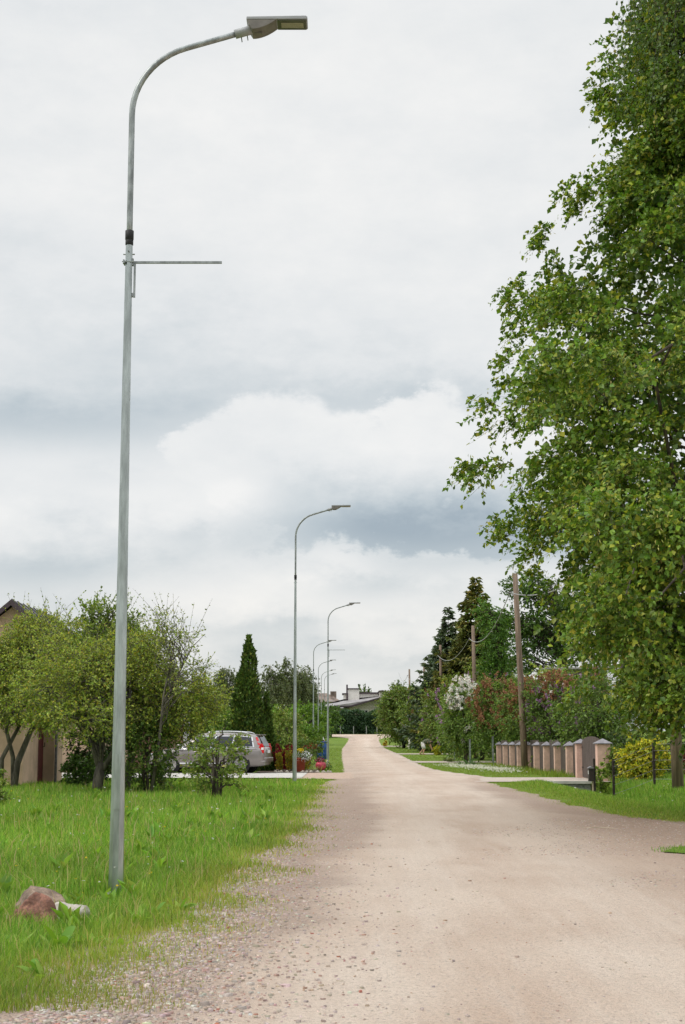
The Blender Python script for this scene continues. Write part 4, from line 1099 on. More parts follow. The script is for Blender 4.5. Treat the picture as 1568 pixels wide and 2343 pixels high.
# ================================================================== LEFT ORCHARD
APPLE = [((.18, .24, .05), 4), ((.24, .29, .065), 3), ((.14, .20, .042), 4), ((.28, .26, .06), 1.2), ((.10, .16, .035), 2)]
def appletree(label, base, trunks, crowns, seed, cols=APPLE, nt=9, nl=9, lsize=.058, n=90, bare=0.0, shoots=60, twig=.005, r0=.045, rise=.15, cr=(.3, .5), name='apple_tree', brf=.13):
    rr = np.random.default_rng(seed)
    C, O = [], []
    for px, py, Y, rx, rz in crowns:
        c = at(px, py, Y) - np.array(base)
        p, o = shell(int(n * rx * rz), c, rx, rx, rz, rr, .25, .15); C.append(p); O.append(o)
    C, O = np.concatenate(C), np.concatenate(O)
    t = tree(name, label, 'tree', base, trunks, C, O, rr.uniform(cr[0], cr[1], len(C)), cols, rr, nt, nl, lsize, .15, .62, 'dia', BARKL, None, r0, twig, rise, up=.15, brfrac=brf, gain=(1.85, 1.75, 1.3))
    # long upright shoots breaking the outline of the crown
    top = C[np.argsort(-C[:, 2] + rr.normal(size=len(C)) * .5)[:shoots]]; m_ = len(top)
    q = np.linspace(0, 1, 4)[None, :, None]; d = np.concatenate([rr.normal(size=(m_, 2)) * .45, np.ones((m_, 1))], 1); L = rr.uniform(.4, .9, m_)[:, None, None]
    P = top[:, None] + d[:, None] * L * q; V, F = tubes_np(P, np.linspace(.006, .002, 4)[None] * np.ones((m_, 1)), 3); o = npobj('shoots', V, F, BARKL, t); o['kind'] = 'stuff'
    tt = rr.random((m_, 9, 1)); pos = (top[:, None] + d[:, None] * L * tt).reshape(-1, 3); k = rr.random(len(pos)) < (.3 if nl < 4 else 1.0); pos = pos[k]
    ax = rr.normal(size=pos.shape); ax[:, 2] += .6
    o = leaves('shoot_leaves', t, pos, ax, rr.normal(size=pos.shape), lsize * rr.uniform(.7, 1.2, len(pos)), pickcol(len(pos), cols, rr, .2, (1.5, 1.4, 1.15)), LEAF, .62); o['kind'] = 'stuff'
    return t
YA = 40.7; bA = np.array((xat(42, YA), YA, float(hz(xat(42, YA), YA))))
def L_(px, py, Y, b): return tuple(at(px, py, Y) - b)
appletree('old apple tree with several leaning stems at the far left edge', bA,
          [([(0, 0, -.1), L_(40, 1745, YA, bA), L_(78, 1655, YA, bA), L_(95, 1605, YA, bA)], [.11, .09, .06, .04]),
           ([(.02, 0, -.1), L_(30, 1730, YA, bA), L_(15, 1670, YA - .3, bA), L_(30, 1600, YA - .3, bA)], [.08, .06, .05, .03]),
           ([(-.35, .1, -.1), L_(5, 1735, YA, bA), L_(45, 1660, YA, bA), L_(85, 1610, YA + .3, bA)], [.08, .06, .045, .03])],
          [(-30, 1540, YA, 1.5, 1.0), (95, 1530, YA, 1.7, 1.05), (40, 1600, YA - 1, 1.3, .6), (112, 1442, YA + .5, .95, .55), (70, 1450, YA + .8, .7, .4), (45, 1490, YA, 1.0, .5), (-40, 1620, YA, 1.0, .5), (110, 1630, YA - .6, .9, .4)], 31)
YB = 37.7; bB = np.array((xat(230, YB), YB, float(hz(xat(230, YB), YB))))
appletree('apple tree with a split hollow trunk just left of the nearest lamp', bB,
          [([(0, 0, -.1), L_(226, 1775, YB, bB), L_(232, 1745, YB, bB)], [.14, .13, .10]),
           ([L_(230, 1765, YB, bB), L_(212, 1700, YB, bB), L_(195, 1640, YB, bB), L_(150, 1605, YB, bB)], [.085, .065, .05, .03]),
           ([L_(236, 1760, YB, bB), L_(262, 1715, YB - .1, bB), L_(268, 1650, YB, bB), L_(300, 1600, YB, bB)], [.075, .06, .045, .03])],
          [(180, 1545, YB + .5, 1.5, .95), (255, 1570, YB, 1.2, .9), (120, 1590, YB - .5, 1.0, .6), (190, 1640, YB - .8, 1.1, .38), (270, 1500, YB, .6, .5), (265, 1650, YB - .5, .7, .35)], 32)
YC = 38.6; bC = np.array((xat(292, YC), YC, float(hz(xat(292, YC), YC))))
appletree('apple tree with one crooked dark trunk just right of the nearest lamp', bC,
          [([(0, 0, -.1), L_(300, 1740, YC, bC), L_(303, 1690, YC, bC), L_(330, 1650, YC, bC), L_(390, 1615, YC, bC), L_(440, 1625, YC, bC)], [.12, .10, .085, .065, .04, .02]),
           ([L_(302, 1710, YC, bC), L_(280, 1680, YC, bC), L_(268, 1620, YC, bC), L_(290, 1560, YC, bC)], [.06, .05, .04, .02])],
          [(330, 1580, YC, 1.2, .95), (425, 1605, YC, .95, .6), (300, 1520, YC + .5, .9, .6), (460, 1590, YC + 1, .6, .5), (360, 1650, YC - .6, .9, .4), (420, 1660, YC - .3, .6, .3), (350, 1480, YC, .5, .5)], 33, n=120)
# sparse half-bare tree
YD = 37.2; bD = np.array((xat(352, YD), YD, float(hz(xat(352, YD), YD))))
appletree('sparse half bare fruit tree with thin twigs against the sky', bD,
          [([(0, 0, -.1), L_(365, 1690, YD, bD), L_(375, 1590, YD, bD), L_(392, 1510, YD, bD), L_(372, 1440, YD, bD), L_(355, 1395, YD, bD)], [.04, .035, .026, .018, .010, .004]),
           ([L_(370, 1620, YD, bD), L_(410, 1540, YD, bD), L_(440, 1480, YD, bD), L_(470, 1450, YD, bD)], [.026, .018, .012, .004])],
          [(400, 1480, YD, .8, .75), (430, 1540, YD, .75, .6), (380, 1430, YD, .45, .5)], 34, n=52, nt=6, nl=4, shoots=26, lsize=.055, twig=.0036, r0=.016, rise=.9, cr=(.28, .5), brf=1.0, cols=[((.14, .20, .04), 3), ((.20, .24, .06), 2), ((.09, .13, .03), 1)])
rr = np.random.default_rng(35)
YE = 47.5; xE = xat(238, YE); bE = np.array((xE, YE, float(hz(xE, YE))))
C, O = shell(230, (0, 0, 3.9), 1.5, 1.35, 1.9, rr, .3, .2)
C2, O2 = shell(50, (-.7, 0, 3.6), .9, .9, .8, rr, .3, .2); C3, O3 = shell(40, (.75, 0, 4.0), .6, .6, 1.0, rr, .3, .2)
C, O = np.concatenate([C, C2, C3]), np.concatenate([O, O2, O3])
tree('plum_tree', 'fresh green upright tree rising behind the nearest lamp and apple crowns', 'tree', bE, [([(0, 0, -.1), (0, 0, 1.8), (.1, 0, 4.8)], [.11, .08, .02])], C, O, rr.uniform(.3, .5, len(C)),
     [((.13, .21, .036), 4), ((.18, .26, .045), 3), ((.095, .165, .032), 3)], rr, 9, 9, .075, .0, .6, 'dia', BARKL, None, .04, .005, .8, up=.75, out=.4)

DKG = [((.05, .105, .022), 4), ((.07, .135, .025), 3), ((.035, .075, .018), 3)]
MIDG = [((.085, .165, .025), 4), ((.11, .20, .03), 3), ((.065, .13, .024), 3)]
FRG = [((.12, .19, .035), 4), ((.16, .225, .05), 3), ((.085, .15, .03), 3), ((.22, .24, .09), 1)]
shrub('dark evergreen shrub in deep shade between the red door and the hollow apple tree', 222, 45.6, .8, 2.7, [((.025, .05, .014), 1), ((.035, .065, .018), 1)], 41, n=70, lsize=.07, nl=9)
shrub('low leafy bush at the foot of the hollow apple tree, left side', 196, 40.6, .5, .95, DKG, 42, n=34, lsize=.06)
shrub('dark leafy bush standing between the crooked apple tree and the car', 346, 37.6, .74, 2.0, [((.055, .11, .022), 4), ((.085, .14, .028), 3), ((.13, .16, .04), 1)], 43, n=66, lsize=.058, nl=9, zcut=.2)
shrub('light loose green bush in the lawn hiding the middle of the car', 500, 33.9, .72, 1.6, FRG, 44, n=42, nl=8, lsize=.06, nt=7, zcut=.15, lobes=.25)
shrub('small low weed bush at the left picture edge in the lawn', -6, 30.5, .35, .8, FRG, 45, n=16, nl=7)
shrub('olive green garden tree behind the parked car, left of the tall thuja', 470, 72, 1.55, 3.9, [((.11, .145, .028), 4), ((.15, .18, .04), 3), ((.075, .11, .022), 3)], 46, n=110, lsize=.09, zb=.3, nl=11, name='garden_tree', cat='tree', group=None, lobes=.22)
shrub('mid green garden tree touching the left side of the tall thuja', 518, 69, 1.0, 2.7, MIDG, 47, n=60, lsize=.09, name='garden_tree', cat='tree')
TH = [((.03, .06, .016), 4), ((.045, .085, .02), 4), ((.065, .11, .024), 2), ((.09, .115, .03), 1)]
thuja('tall dark conical thuja behind the rear of the parked car', 570, 63.5, 1456, .98, 51, TH, 17000)
thuja('slimmer dark thuja leaning against the right side of the tall one', 612, 64.0, 1585, .42, 52, TH, 5000)
GV = [((.13, .19, .045), 4), ((.20, .25, .09), 2), ((.085, .15, .03), 3), ((.34, .36, .2), .8)]
shrub('pale blossoming viburnum bush right of the thujas', 655, 84, 1.15, 3.1, GV, 53, n=80, lsize=.1, nl=10)
shrub('bright yellow green clipped bush behind the red flower spikes', 660, 72.5, .6, .98, [((.17, .30, .03), 3), ((.13, .24, .025), 2)], 54, n=40, lsize=.05)
shrub('small spreading apple tree between the second and third lamps', 705, 76, .78, 1.35, [((.09, .15, .035), 4), ((.13, .19, .05), 2), ((.06, .11, .024), 3)], 55, n=46, lsize=.07, zb=.45, name='young_apple_tree', cat='tree', stems=1, r0=.045)
shrub('round dark green garden bush left of the fourth lamp', 690, 112, 1.5, 2.4, MIDG, 56, n=60, lsize=.12)
shrub('light green garden bush under the fourth lamp', 725, 120, .8, 1.3, FRG, 57, n=36, lsize=.12)
shrub('brownish garden shrub beyond the viburnum bush', 683, 98, .6, 1.7, [((.16, .12, .05), 2), ((.12, .14, .04), 2)], 58, n=30, lsize=.1)
for i, (px, Y, rx, h, lab) in enumerate(((640, 150, 3.6, 3.9, 'broad green orchard tree in front of the old house roof'), (585, 140, 3.6, 3.6, 'broad garden tree just behind the tall dark thuja'), (700, 165, 3.0, 4.2, 'round garden tree below the old house, left of the far lamps'), (735, 200, 2.6, 4.6, 'dark garden tree behind the far lamp poles'),
                                          (530, 130, 3.6, 3.6, 'green garden tree left of the tall thuja, in the distance'), (440, 120, 4.0, 4.0, 'far garden tree seen behind the half bare tree'), (360, 110, 4, 4.0, 'far garden tree behind the crooked apple tree'))):
    shrub(lab, px, Y, rx, h, [MIDG, FRG, MIDG, DKG, MIDG, MIDG, MIDG][i], 60 + i, n=52, lsize=.24, nl=9, name='garden_tree', cat='tree', group='garden trees in the distance at left', r0=.09, twig=.01)
# far birches
for i, (px, top, w, lab) in enumerate(((516, 1514, 2.0, 'far birch standing alone left of the tall thuja'), (620, 1511, 2.1, 'far birch just right of the tall thuja top'), (657, 1507, 1.9, 'far birch in the middle of the birch row'), (683, 1520, 1.4, 'far slim birch behind the second lamp pole'), (703, 1522, 1.7, 'far birch at the right end of the birch row'))):
    Y = 205 + 6 * i; rr = np.random.default_rng(80 + i); x = xat(px, Y); z0 = float(hz(x, Y)); h = zat(top, Y) - z0
    zc = h * .62
    C, O = shell(110, (0, 0, zc), w * .85, w * .85, h * .40, rr, .3, .25); C[:, :2] *= np.clip(1.25 - (C[:, 2] - zc) / (h * .38) * .55, .3, 1.6)[:, None]
    tree('birch_tree', lab, 'tree', (x, Y, z0), [([(0, 0, -.2), (0, 0, h * .5), (0, 0, h * .95)], [.2, .13, .03])], C, O, rr.uniform(.7, 1.1, len(C)), [((.085, .115, .06), 3), ((.11, .145, .075), 2), ((.065, .09, .045), 2)], rr, 8, 9, .24, .9, .6, 'dia', BIRCHB, 'row of distant birches', .07, .012, .8)

# ================================================================== END OF ROAD HEDGE
rr = np.random.default_rng(90); Yh2 = 222.
x0, x1 = xat(690, Yh2), xat(985, Yh2); n = 15000
g0 = float(prof(Yh2)); hh = 3.35
t = thing('hedge', 'long dark green hedge closing the end of the road', 'hedge', ((x0 + x1) / 2, Yh2, g0))
xx = rr.uniform(x0, x1, n); f = rr.random(n); front = rr.random(n) < .72
zt = hh * (.94 + .05 * np.sin(xx * 1.3) + .04 * np.sin(xx * 2.9 + 1))
yy = np.where(front, -.2 * np.sin(xx * 2.2) - .25 * np.sin(f * 9 + xx * 1.7) + rr.normal(size=n) * .12 - .5, rr.uniform(-.4, 1.6, n))
zz = np.where(front, f * zt, zt + rr.normal(size=n) * .1)
pos = np.stack([xx - (x0 + x1) / 2, yy, zz], -1)
ax = rr.normal(size=pos.shape); ax[:, 1] -= .5; ax[:, 2] -= .2
N = rr.normal(size=pos.shape) * .6; N[:, 2] += .8; N[:, 1] -= .3
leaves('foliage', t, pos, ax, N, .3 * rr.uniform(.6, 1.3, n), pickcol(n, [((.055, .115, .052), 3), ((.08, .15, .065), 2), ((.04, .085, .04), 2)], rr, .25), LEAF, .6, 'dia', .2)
obj('dark_core', box(x0 - (x0 + x1) / 2 + .2, x1 - (x0 + x1) / 2 - .2, -.1, 1.2, -.1, hh * .82), mat('hedge_core', (.012, .02, .01), .95), t)  # solid near-black box filling the hedge behind its leaves
thuja('dark rounded conifer behind the bungalow roof, left one', 822, 268, 1567, 1.5, 91, TH, 1500, lsize=.4)
thuja('dark pointed conifer behind the bungalow roof, right one', 834, 270, 1568, 1.6, 92, TH, 1500, lsize=.4)
thuja('dark low conifer behind the bungalow roof, lowest of three', 845, 272, 1574, 1.6, 93, TH, 1300, lsize=.4)
thuja('dark far conifer behind the right end of the bungalow', 911, 262, 1556, 1.8, 94, TH, 1500, lsize=.4)

# ================================================================== RIGHT SIDE BUSHES AND TREES
LIL = [((.085, .15, .034), 4), ((.12, .19, .042), 3), ((.06, .11, .028), 3)]
LIL2 = [((.10, .16, .04), 4), ((.14, .20, .05), 3), ((.075, .125, .032), 3), ((.14, .12, .06), .6)]
PUR = [((.42, .22, .42), 2), ((.56, .36, .54), 2), ((.28, .12, .26), 1)]
WHI = [((.88, .86, .80), 4), ((.80, .70, .58), 1)]
RUS = [((.33, .16, .08), 3), ((.42, .23, .12), 2), ((.22, .11, .06), 1.5)]
shrub('large rounded olive green tree bush nearest to the bungalow on the right verge', 922, 150, 2.3, 6.2, LIL2, 101, n=230, nl=11, lsize=.16, zb=.7, lobes=.12, group=None, r0=.06, twig=.008, name='bush', cat='bush',
      blossom=[('blossom', 30, PUR, .22, 22, lambda q: q[:, 1] < .3)])
t = thing('white_trunk', 'short white painted trunk under the large rounded bush', 'trunk', (xat(936, 145), 145, float(prof(145))))
obj('stump', tube([(0, 0, -.2), (.02, 0, .6), (-.04, 0, 1.25)], [.15, .13, .11], 10), WHITEW, t, smooth=True); obj('fork', tube([(-.04, 0, 1.2), (-.3, 0, 1.9), (-.9, .1, 2.5)], [.10, .07, .04], 8), BARKL, t, smooth=True)
shrub('tall lilac bush with faded purple flowers right of the rounded tree bush', 1022, 124, 2.1, 5.7, LIL2, 102, n=120, nl=11, lsize=.14, zb=.2, name='bush', cat='bush', r0=.05, twig=.007,
      blossom=[('blossom', 90, PUR, .27, 22, lambda q: q[:, 1] < .3), ('faded_blossom', 40, RUS, .2, 18, lambda q: q[:, 1] < .3), ('white_blossom', 10, WHI, .26, 24, lambda q: (q[:, 1] < 0) & (q[:, 0] < -.4) & (q[:, 2] > .4))])
shrub('yellowish bush at the foot of the tall lilac by the white trunk', 968, 136, .8, 2.0, [((.20, .20, .03), 2), ((.12, .15, .03), 2)], 103, n=30, lsize=.13)
shrub('lilac bush with purple clusters behind the bending gardener', 1046, 104, 1.5, 4.3, LIL, 104, n=80, lsize=.12, name='bush', cat='bush', blossom=[('blossom', 90, PUR, .26, 22, lambda q: q[:, 1] < .3), ('faded_blossom', 30, RUS, .18, 18, lambda q: (q[:, 1] < .3) & (q[:, 0] > .1))])
shrub('white flowering lilac bush left of the rusty blossomed lilacs', 1062, 88, 1.35, 4.7, LIL, 105, n=110, lsize=.11, nl=11, zb=.25, name='bush', cat='bush', r0=.04, twig=.006,
      blossom=[('white_blossom', 120, WHI, .30, 30, lambda q: (q[:, 1] < .35) & (q[:, 2] > .62) & (q[:, 0] < .55)), ('white_blossom', 16, WHI, .26, 26, lambda q: (q[:, 1] < 0) & (q[:, 2] > .2) & (q[:, 2] < .5) & (q[:, 0] > -.2) & (q[:, 0] < .3)), ('faded_blossom', 30, RUS, .18, 18, lambda q: (q[:, 1] < .3) & (q[:, 2] > .5) & (q[:, 0] > .2))])
shrub('lilac bush covered in rusty faded blossoms left of the utility pole', 1135, 83.5, 1.6, 4.6, LIL, 106, n=130, lsize=.1, nl=11, zb=.5, name='bush', cat='bush', r0=.04, twig=.006, blossom=[('faded_blossom', 260, RUS, .27, 22, lambda q: (q[:, 1] < .3) & (q[:, 2] > .35))])
shrub('lilac bush with rusty crown behind the utility pole and pink pillars', 1208, 79.5, 1.7, 4.4, LIL, 107, n=120, lsize=.1, nl=11, zb=.75, name='bush', cat='bush', r0=.04, twig=.006, x=9.5, blossom=[('faded_blossom', 230, RUS, .27, 22, lambda q: (q[:, 1] < .3) & (q[:, 2] > .4))])
shrub('purple and rust flowered lilac bush right of the utility pole', 1268, 66.0, 1.6, 4.1, LIL, 108, n=150, lsize=.085, nl=11, zb=.85, name='bush', cat='bush', r0=.04, twig=.006, x=9.25,
      blossom=[('blossom', 170, PUR, .22, 24, lambda q: (q[:, 1] < .3) & (q[:, 2] > .3) & (q[:, 2] < .85)), ('faded_blossom', 170, RUS, .23, 22, lambda q: (q[:, 1] < .3) & (q[:, 2] > .7) & (q[:, 0] < .4)), ('white_blossom', 9, WHI, .18, 26, lambda q: (q[:, 1] < -.2) & (q[:, 2] > .6) & (q[:, 0] < .3))])
shrub('lilac bush overhanging the arched brown gate', 1345, 56.5, 1.4, 3.4, LIL, 109, n=110, lsize=.08, nl=10, zb=.9, name='bush', cat='bush', r0=.04, x=9.2, blossom=[('blossom', 20, PUR, .15, 22, lambda q: (q[:, 1] < .3) & (q[:, 2] > .4) & (q[:, 0] < 0))])
shrub('yellow green leafy bush top showing behind the purple lilac', 1250, 84, 2.0, 5.45, [((.17, .24, .05), 3), ((.23, .28, .08), 2), ((.11, .17, .04), 2)], 110, n=110, lsize=.11, zb=.8, name='bush', cat='bush')
shrub('fresh light green bush behind the second utility pole', 1085, 104, 2.2, 6.3, [((.12, .17, .035), 3), ((.16, .21, .05), 2), ((.085, .13, .03), 2)], 111, n=110, lsize=.12, zb=.8, name='bush', cat='bush', blossom=[('blossom', 26, PUR, .2, 20, lambda q: q[:, 1] < .2)])
shrub('low green bush linking the lilacs below the spruces', 1050, 130, 2.2, 5.2, LIL2, 112, n=90, lsize=.14, name='bush', cat='bush')
shrub('green bush just right of the rounded tree bush, towards the spruces', 985, 162, 2.6, 7.0, LIL, 113, n=90, lsize=.17, name='bush', cat='bush')
for i, (px, Y, rx, h, c, lab) in enumerate(((968, 142, 2.0, 5.9, LIL2, 'olive lilac bush filling the gap left of the tall purple lilac'), (1060, 116, 2.0, 5.6, LIL, 'green lilac bush between the tall purple lilac and the white one'), (1068, 97, 1.6, 4.9, LIL2, 'green lilac bush close behind the white flowering one'), (1100, 93, 1.7, 5.2, LIL, 'lilac bush rising behind the rusty blossoms, left of the pole'),
                                             (1165, 90, 1.7, 5.2, LIL2, 'lilac bush seen between the two nearer utility poles'), (1310, 70, 1.6, 4.6, LIL, 'green lilac bush between the purple lilac and the big linden'), (1400, 62, 2.2, 4.6, LIL, 'green bush in the shade behind the linden and arched gate'))):
    shrub(lab, px, Y, rx, h, c, 150 + i, n=85, lsize=.115 * Y / 95, nl=10, name='bush', cat='bush', blossom=[('faded_blossom', 30, RUS, .25, 20, lambda q: (q[:, 1] < .3) & (q[:, 2] > .5)), ('blossom', 16, PUR, .19, 20, lambda q: (q[:, 1] < .3) & (q[:, 2] > .35))])
shrub('bright yellow leaved shrub behind the dark wire fence', 1462, 45.6, .74, 1.28, [((.40, .38, .035), 3), ((.31, .34, .035), 2), ((.18, .24, .03), 2)], 114, n=80, lsize=.07, nl=9, ry=.6, stems=5)
shrub('small dark green bush between the gate pillar and yellow shrub', 1412, 47.2, .4, 1.25, [((.085, .14, .03), 2), ((.13, .18, .05), 1)], 115, n=24, lsize=.06)
shrub('dark red leaved shrub at the right edge behind the thick pole', 1590, 46, .55, 1.1, [((.10, .022, .02), 2), ((.07, .03, .02), 1)], 116, n=28, lsize=.06)
shrub('leafy vine climbing the pink gate pillar beside the mailbox', 1367, 45.1, .17, 1.15, [((.13, .21, .04), 2), ((.18, .25, .05), 1)], 117, n=22, nt=5, lsize=.06, stems=2, r0=.012, r=.14, name='vine', cat='vine')
shrub('dark garden bush behind the yellow shrub and wire fence', 1480, 50, 2.0, 1.5, [((.03, .06, .018), 1), ((.045, .08, .02), 1)], 118, n=60, lsize=.08)
shrub('small yellow shrub on the verge near the bending gardener', 1001, 115, .42, .7, [((.34, .33, .02), 2), ((.25, .28, .03), 1)], 119, n=16, lsize=.08)
shrub('tiny yellow bush at the foot of the large rounded bush', 881, 158, .22, .55, [((.30, .25, .03), 1)], 120, n=6, lsize=.1)
SPG = [((.085, .10, .034), 3), ((.16, .155, .05), 2), ((.055, .07, .026), 3)]
SPB = [((.06, .09, .062), 3), ((.09, .12, .09), 2), ((.045, .065, .042), 2)]
conifer('tallest spruce tree with olive tips above the lilacs', 1090, 128, 1326, 5.3, SPG, 131, lsize=.30, nl=34, levels=36, per=36, group='spruces behind the right hand bushes')
conifer('blue grey spruce left of the tallest spruce', 1026, 132, 1398, 4.5, SPB, 132, lsize=.28, nl=32, levels=30, per=32, group='spruces behind the right hand bushes')
conifer('smallest spruce, leftmost of the three spruces', 998, 150, 1480, 3.4, SPB, 133, lsize=.30, nl=28, levels=22, group='spruces behind the right hand bushes')
MAP = [((.06, .12, .034), 4), ((.085, .155, .04), 3), ((.045, .09, .028), 3)]
def bigtree(label, px, Y, crowns, seed, n, trunkpx, cols=MAP, lsize=.17, name='maple_tree'):
    rr = np.random.default_rng(seed); x = xat(trunkpx, Y); b = np.array((x, Y, float(hz(x, Y))))
    C, O = [], []
    for qx, qy, rx, rz in crowns:
        p, o = shell(int(n * rx * rz), at(qx, qy, Y) - b, rx, rx, rz, rr, .3, .25); C.append(p); O.append(o)
    C, O = np.concatenate(C), np.concatenate(O)
    top = C[:, 2].max() * .85
    tree(name, label, 'tree', b, [([(0, 0, -.2), (0, 0, top * .4), (.1, 0, top * .75), (0, 0, top)], [.24, .19, .1, .03])], C, O, rr.uniform(.6, 1.0, len(C)), cols, rr, 9, 10, lsize, .2, .65, 'dia', BARK, None, .09, .008, .6)
bigtree('dark green maple behind the utility pole, with sky gaps in its crown', 1230, 103, [(1215, 1345, 1.6, 1.2), (1250, 1440, 2.0, 1.6), (1180, 1430, 1.4, 1.3), (1300, 1390, 1.5, 1.5), (1300, 1490, 1.5, 1.2), (1195, 1510, 1.2, 1.0)], 141, 16, 1288)
bigtree('bright green broadleaf tree between the tallest spruce and the utility pole', 1135, 99, [(1130, 1425, .95, .9), (1145, 1480, 1.1, 1.0), (1135, 1530, 1.2, 1.0), (1110, 1400, .6, .5)], 142, 30, 1140, cols=[((.065, .145, .026), 4), ((.09, .18, .032), 3), ((.045, .105, .022), 3)], lsize=.13, name='broadleaf_tree')
bigtree('dark broadleaf tree mostly hidden behind the big linden', 1400, 96, [(1390, 1400, 2.4, 2.6), (1480, 1450, 2.4, 2.4)], 143, 9, 1420)

# ================================================================== VERGE PLANTS, FLOWER BED
def blade_mesh(L, w, curl, n=6, fold=.15):
    V, F = [], []
    for i in range(n + 1):
        q = i / n; ww = w * math.sin(math.pi * min(1, .12 + .88 * q)) ** .6 * (1 - q ** 4) + .0015
        x = L * q * (1 - .25 * curl * q); z = L * (.9 * q - curl * q * q * .75)
        V += [(x * .55, -ww / 2, z + fold * ww), (x * .55, 0, z), (x * .55, ww / 2, z + fold * ww)]
    for i in range(n):
        a = i * 3; F += [(a, a + 1, a + 4, a + 3), (a + 1, a + 2, a + 5, a + 4)]
    return V, F
def leafset(cols, m=GRASSM):
    out = []
    for k, (L, w, c, col) in enumerate(cols):
        V, F = blade_mesh(L, w, c); me = bpy.data.meshes.new('leaf'); me.from_pydata(V, [], F); me.materials.append(m)
        a = me.color_attributes.new('col', 'FLOAT_COLOR', 'POINT'); a.data.foreach_set('color', np.tile(np.array((*col, 1), np.float32), len(V)))
        me.polygons.foreach_set('use_smooth', [True] * len(me.polygons)); out.append(me)
    return out
def rosette(name, label, cat, loc, meshes, n, seed, s=1.0, spread=1.0, group=None):
    r = random.Random(seed); t = thing(name, label, cat, loc, group=group)
    for k in range(n):
        o = link('leaf', meshes[r.randrange(len(meshes))], t)
        q = s * r.uniform(.65, 1.2); o.scale = (q, q, q)
        o.rotation_euler = (r.uniform(-.25, .25), r.uniform(-.15, .75) * spread, r.uniform(0, 6.28))
        o.location = (r.uniform(-.03, .03) * s, r.uniform(-.03, .03) * s, -.01)
    return t
DOCK = leafset([(.30, .060, .55, (.21, .38, .05)), (.24, .050, .4, (.26, .44, .06)), (.34, .055, .7, (.16, .33, .045)), (.20, .055, .3, (.32, .46, .08))])
WP = [(130, 2175, 1.0, 'broad leaved dock plant below the pale flat rock'), (235, 2128, .9, 'dock plant between the pale rock and the foot of the nearest lamp'), (318, 2120, .9, 'dock plant right of the nearest lamp foot'),
      (405, 2085, .95, 'dock plant at the gravel edge right of the nearest lamp'), (95, 2240, .8, 'dock plant near the lower left corner by the gravel'), (350, 2095, .7, 'small dock plant behind the gravel edge near the lamp'),
      (455, 1922, 1.1, 'tall pale weed clump standing out in the middle lawn'), (572, 1925, 1.2, 'leafy weed clump in the lawn near the road edge'), (205, 2165, .8, 'dock plant in the foreground grass below the lamp'), (40, 2180, .9, 'dock plant at the left edge under the reddish rock'),
      (275, 2165, .8, 'dock plant with yellowish leaves beside the gravel'), (160, 2075, .7, 'weed behind the pale flat rock'), (330, 2030, .8, 'weed clump just right and behind the nearest lamp'), (60, 2010, .9, 'weed clump in the lawn left of the nearest lamp')]
for k, (px, py, s, lab) in enumerate(WP):
    rosette('weed_plant', lab, 'plant', gr(px, py), DOCK, 9, 200 + k, s, group='broad leaved weeds in the left lawn')
STRAP = leafset([(1.0, .035, .75, (.075, .16, .045)), (.85, .03, .6, (.095, .19, .05)), (1.1, .035, .9, (.06, .13, .04))])
for k, (px, Y, lab) in enumerate(((1050, 79.5, 'left clump of long strappy leaves under the white lilac'), (1066, 78.6, 'front clump of long strappy leaves under the white lilac'), (1080, 80, 'right clump of long strappy leaves beside the thin post'))):
    rosette('daylily_plant', lab, 'plant', (xat(px, Y), Y, float(prof(Y))), STRAP, 34, 230 + k, 1.05, 1.3, group='strappy leaved plants under the lilacs')
HOST = leafset([(.45, .13, .8, (.22, .27, .13)), (.4, .12, .7, (.15, .22, .08))])
for k, (px, Y, lab) in enumerate(((1018, 92, 'pale variegated hosta nearest to the little yellow shrub'), (1028, 89, 'pale variegated hosta next to the strappy leaves'))):
    rosette('hosta_plant', lab, 'plant', (xat(px, Y), Y, float(prof(Y))), HOST, 30, 240 + k, 1.3, 1.2, group='hostas on the right verge')

def spikes(label, px, Y, h, w, cols, seed, name='flower_spike', cat='plant', n=900, group=None, stem=True):
    rr = np.random.default_rng(seed); x = xat(px, Y); t = thing(name, label, cat, (x, Y, float(hz(x, Y)) + .02), group=group)
    k = 7; cx = rr.normal(size=k) * w * .45; cy = rr.normal(size=k) * w * .45; hh = h * rr.uniform(.65, 1.0, k)
    obj('stem', merge(*[tube([(cx[i] * .3, cy[i] * .3, -.02), (cx[i], cy[i], hh[i] * .8)], .012, 5) for i in range(k)]), BARK, t)
    i = rr.integers(0, k, n); q = rr.random(n) ** .8
    a = rr.uniform(0, 6.28, n); r_ = w * .28 * (1 - q * .75)
    pos = np.stack([cx[i] * (.3 + .7 * q) + np.cos(a) * r_, cy[i] * (.3 + .7 * q) + np.sin(a) * r_, .05 + q * hh[i]], -1)
    ax = np.stack([np.cos(a) * .6, np.sin(a) * .6, np.ones(n)], -1) + rr.normal(size=(n, 3)) * .4
    leaves('foliage', t, pos, ax, rr.normal(size=(n, 3)), .085 * rr.uniform(.6, 1.3, n), pickcol(n, cols, rr, .2), PETAL, .5)
YF = 62.2
REDS = [((.20, .015, .02), 3), ((.12, .012, .018), 2), ((.28, .03, .03), 1)]
YEL = [((.34, .27, .03), 3), ((.22, .25, .03), 2), ((.42, .26, .02), 1)]
spikes('dark red leaved barberry shrub left of the second lamp pole', 655, YF + .8, 1.05, .42, REDS, 301, 'barberry')
spikes('dark red leaved barberry at the very left of the flower bed', 644, YF + 1.2, .95, .28, REDS, 302, 'barberry')
spikes('dark red barberry tip right behind the second lamp pole', 674, YF + 1.2, 1.0, .25, REDS, 303, 'barberry')
spikes('golden dwarf cypress left of the red barberry, by the thuja', 643, YF, .75, .26, YEL, 304, 'dwarf_cypress')
spikes('golden dwarf cypress between red barberry and second lamp pole', 666, YF, .85, .26, YEL, 305, 'dwarf_cypress')
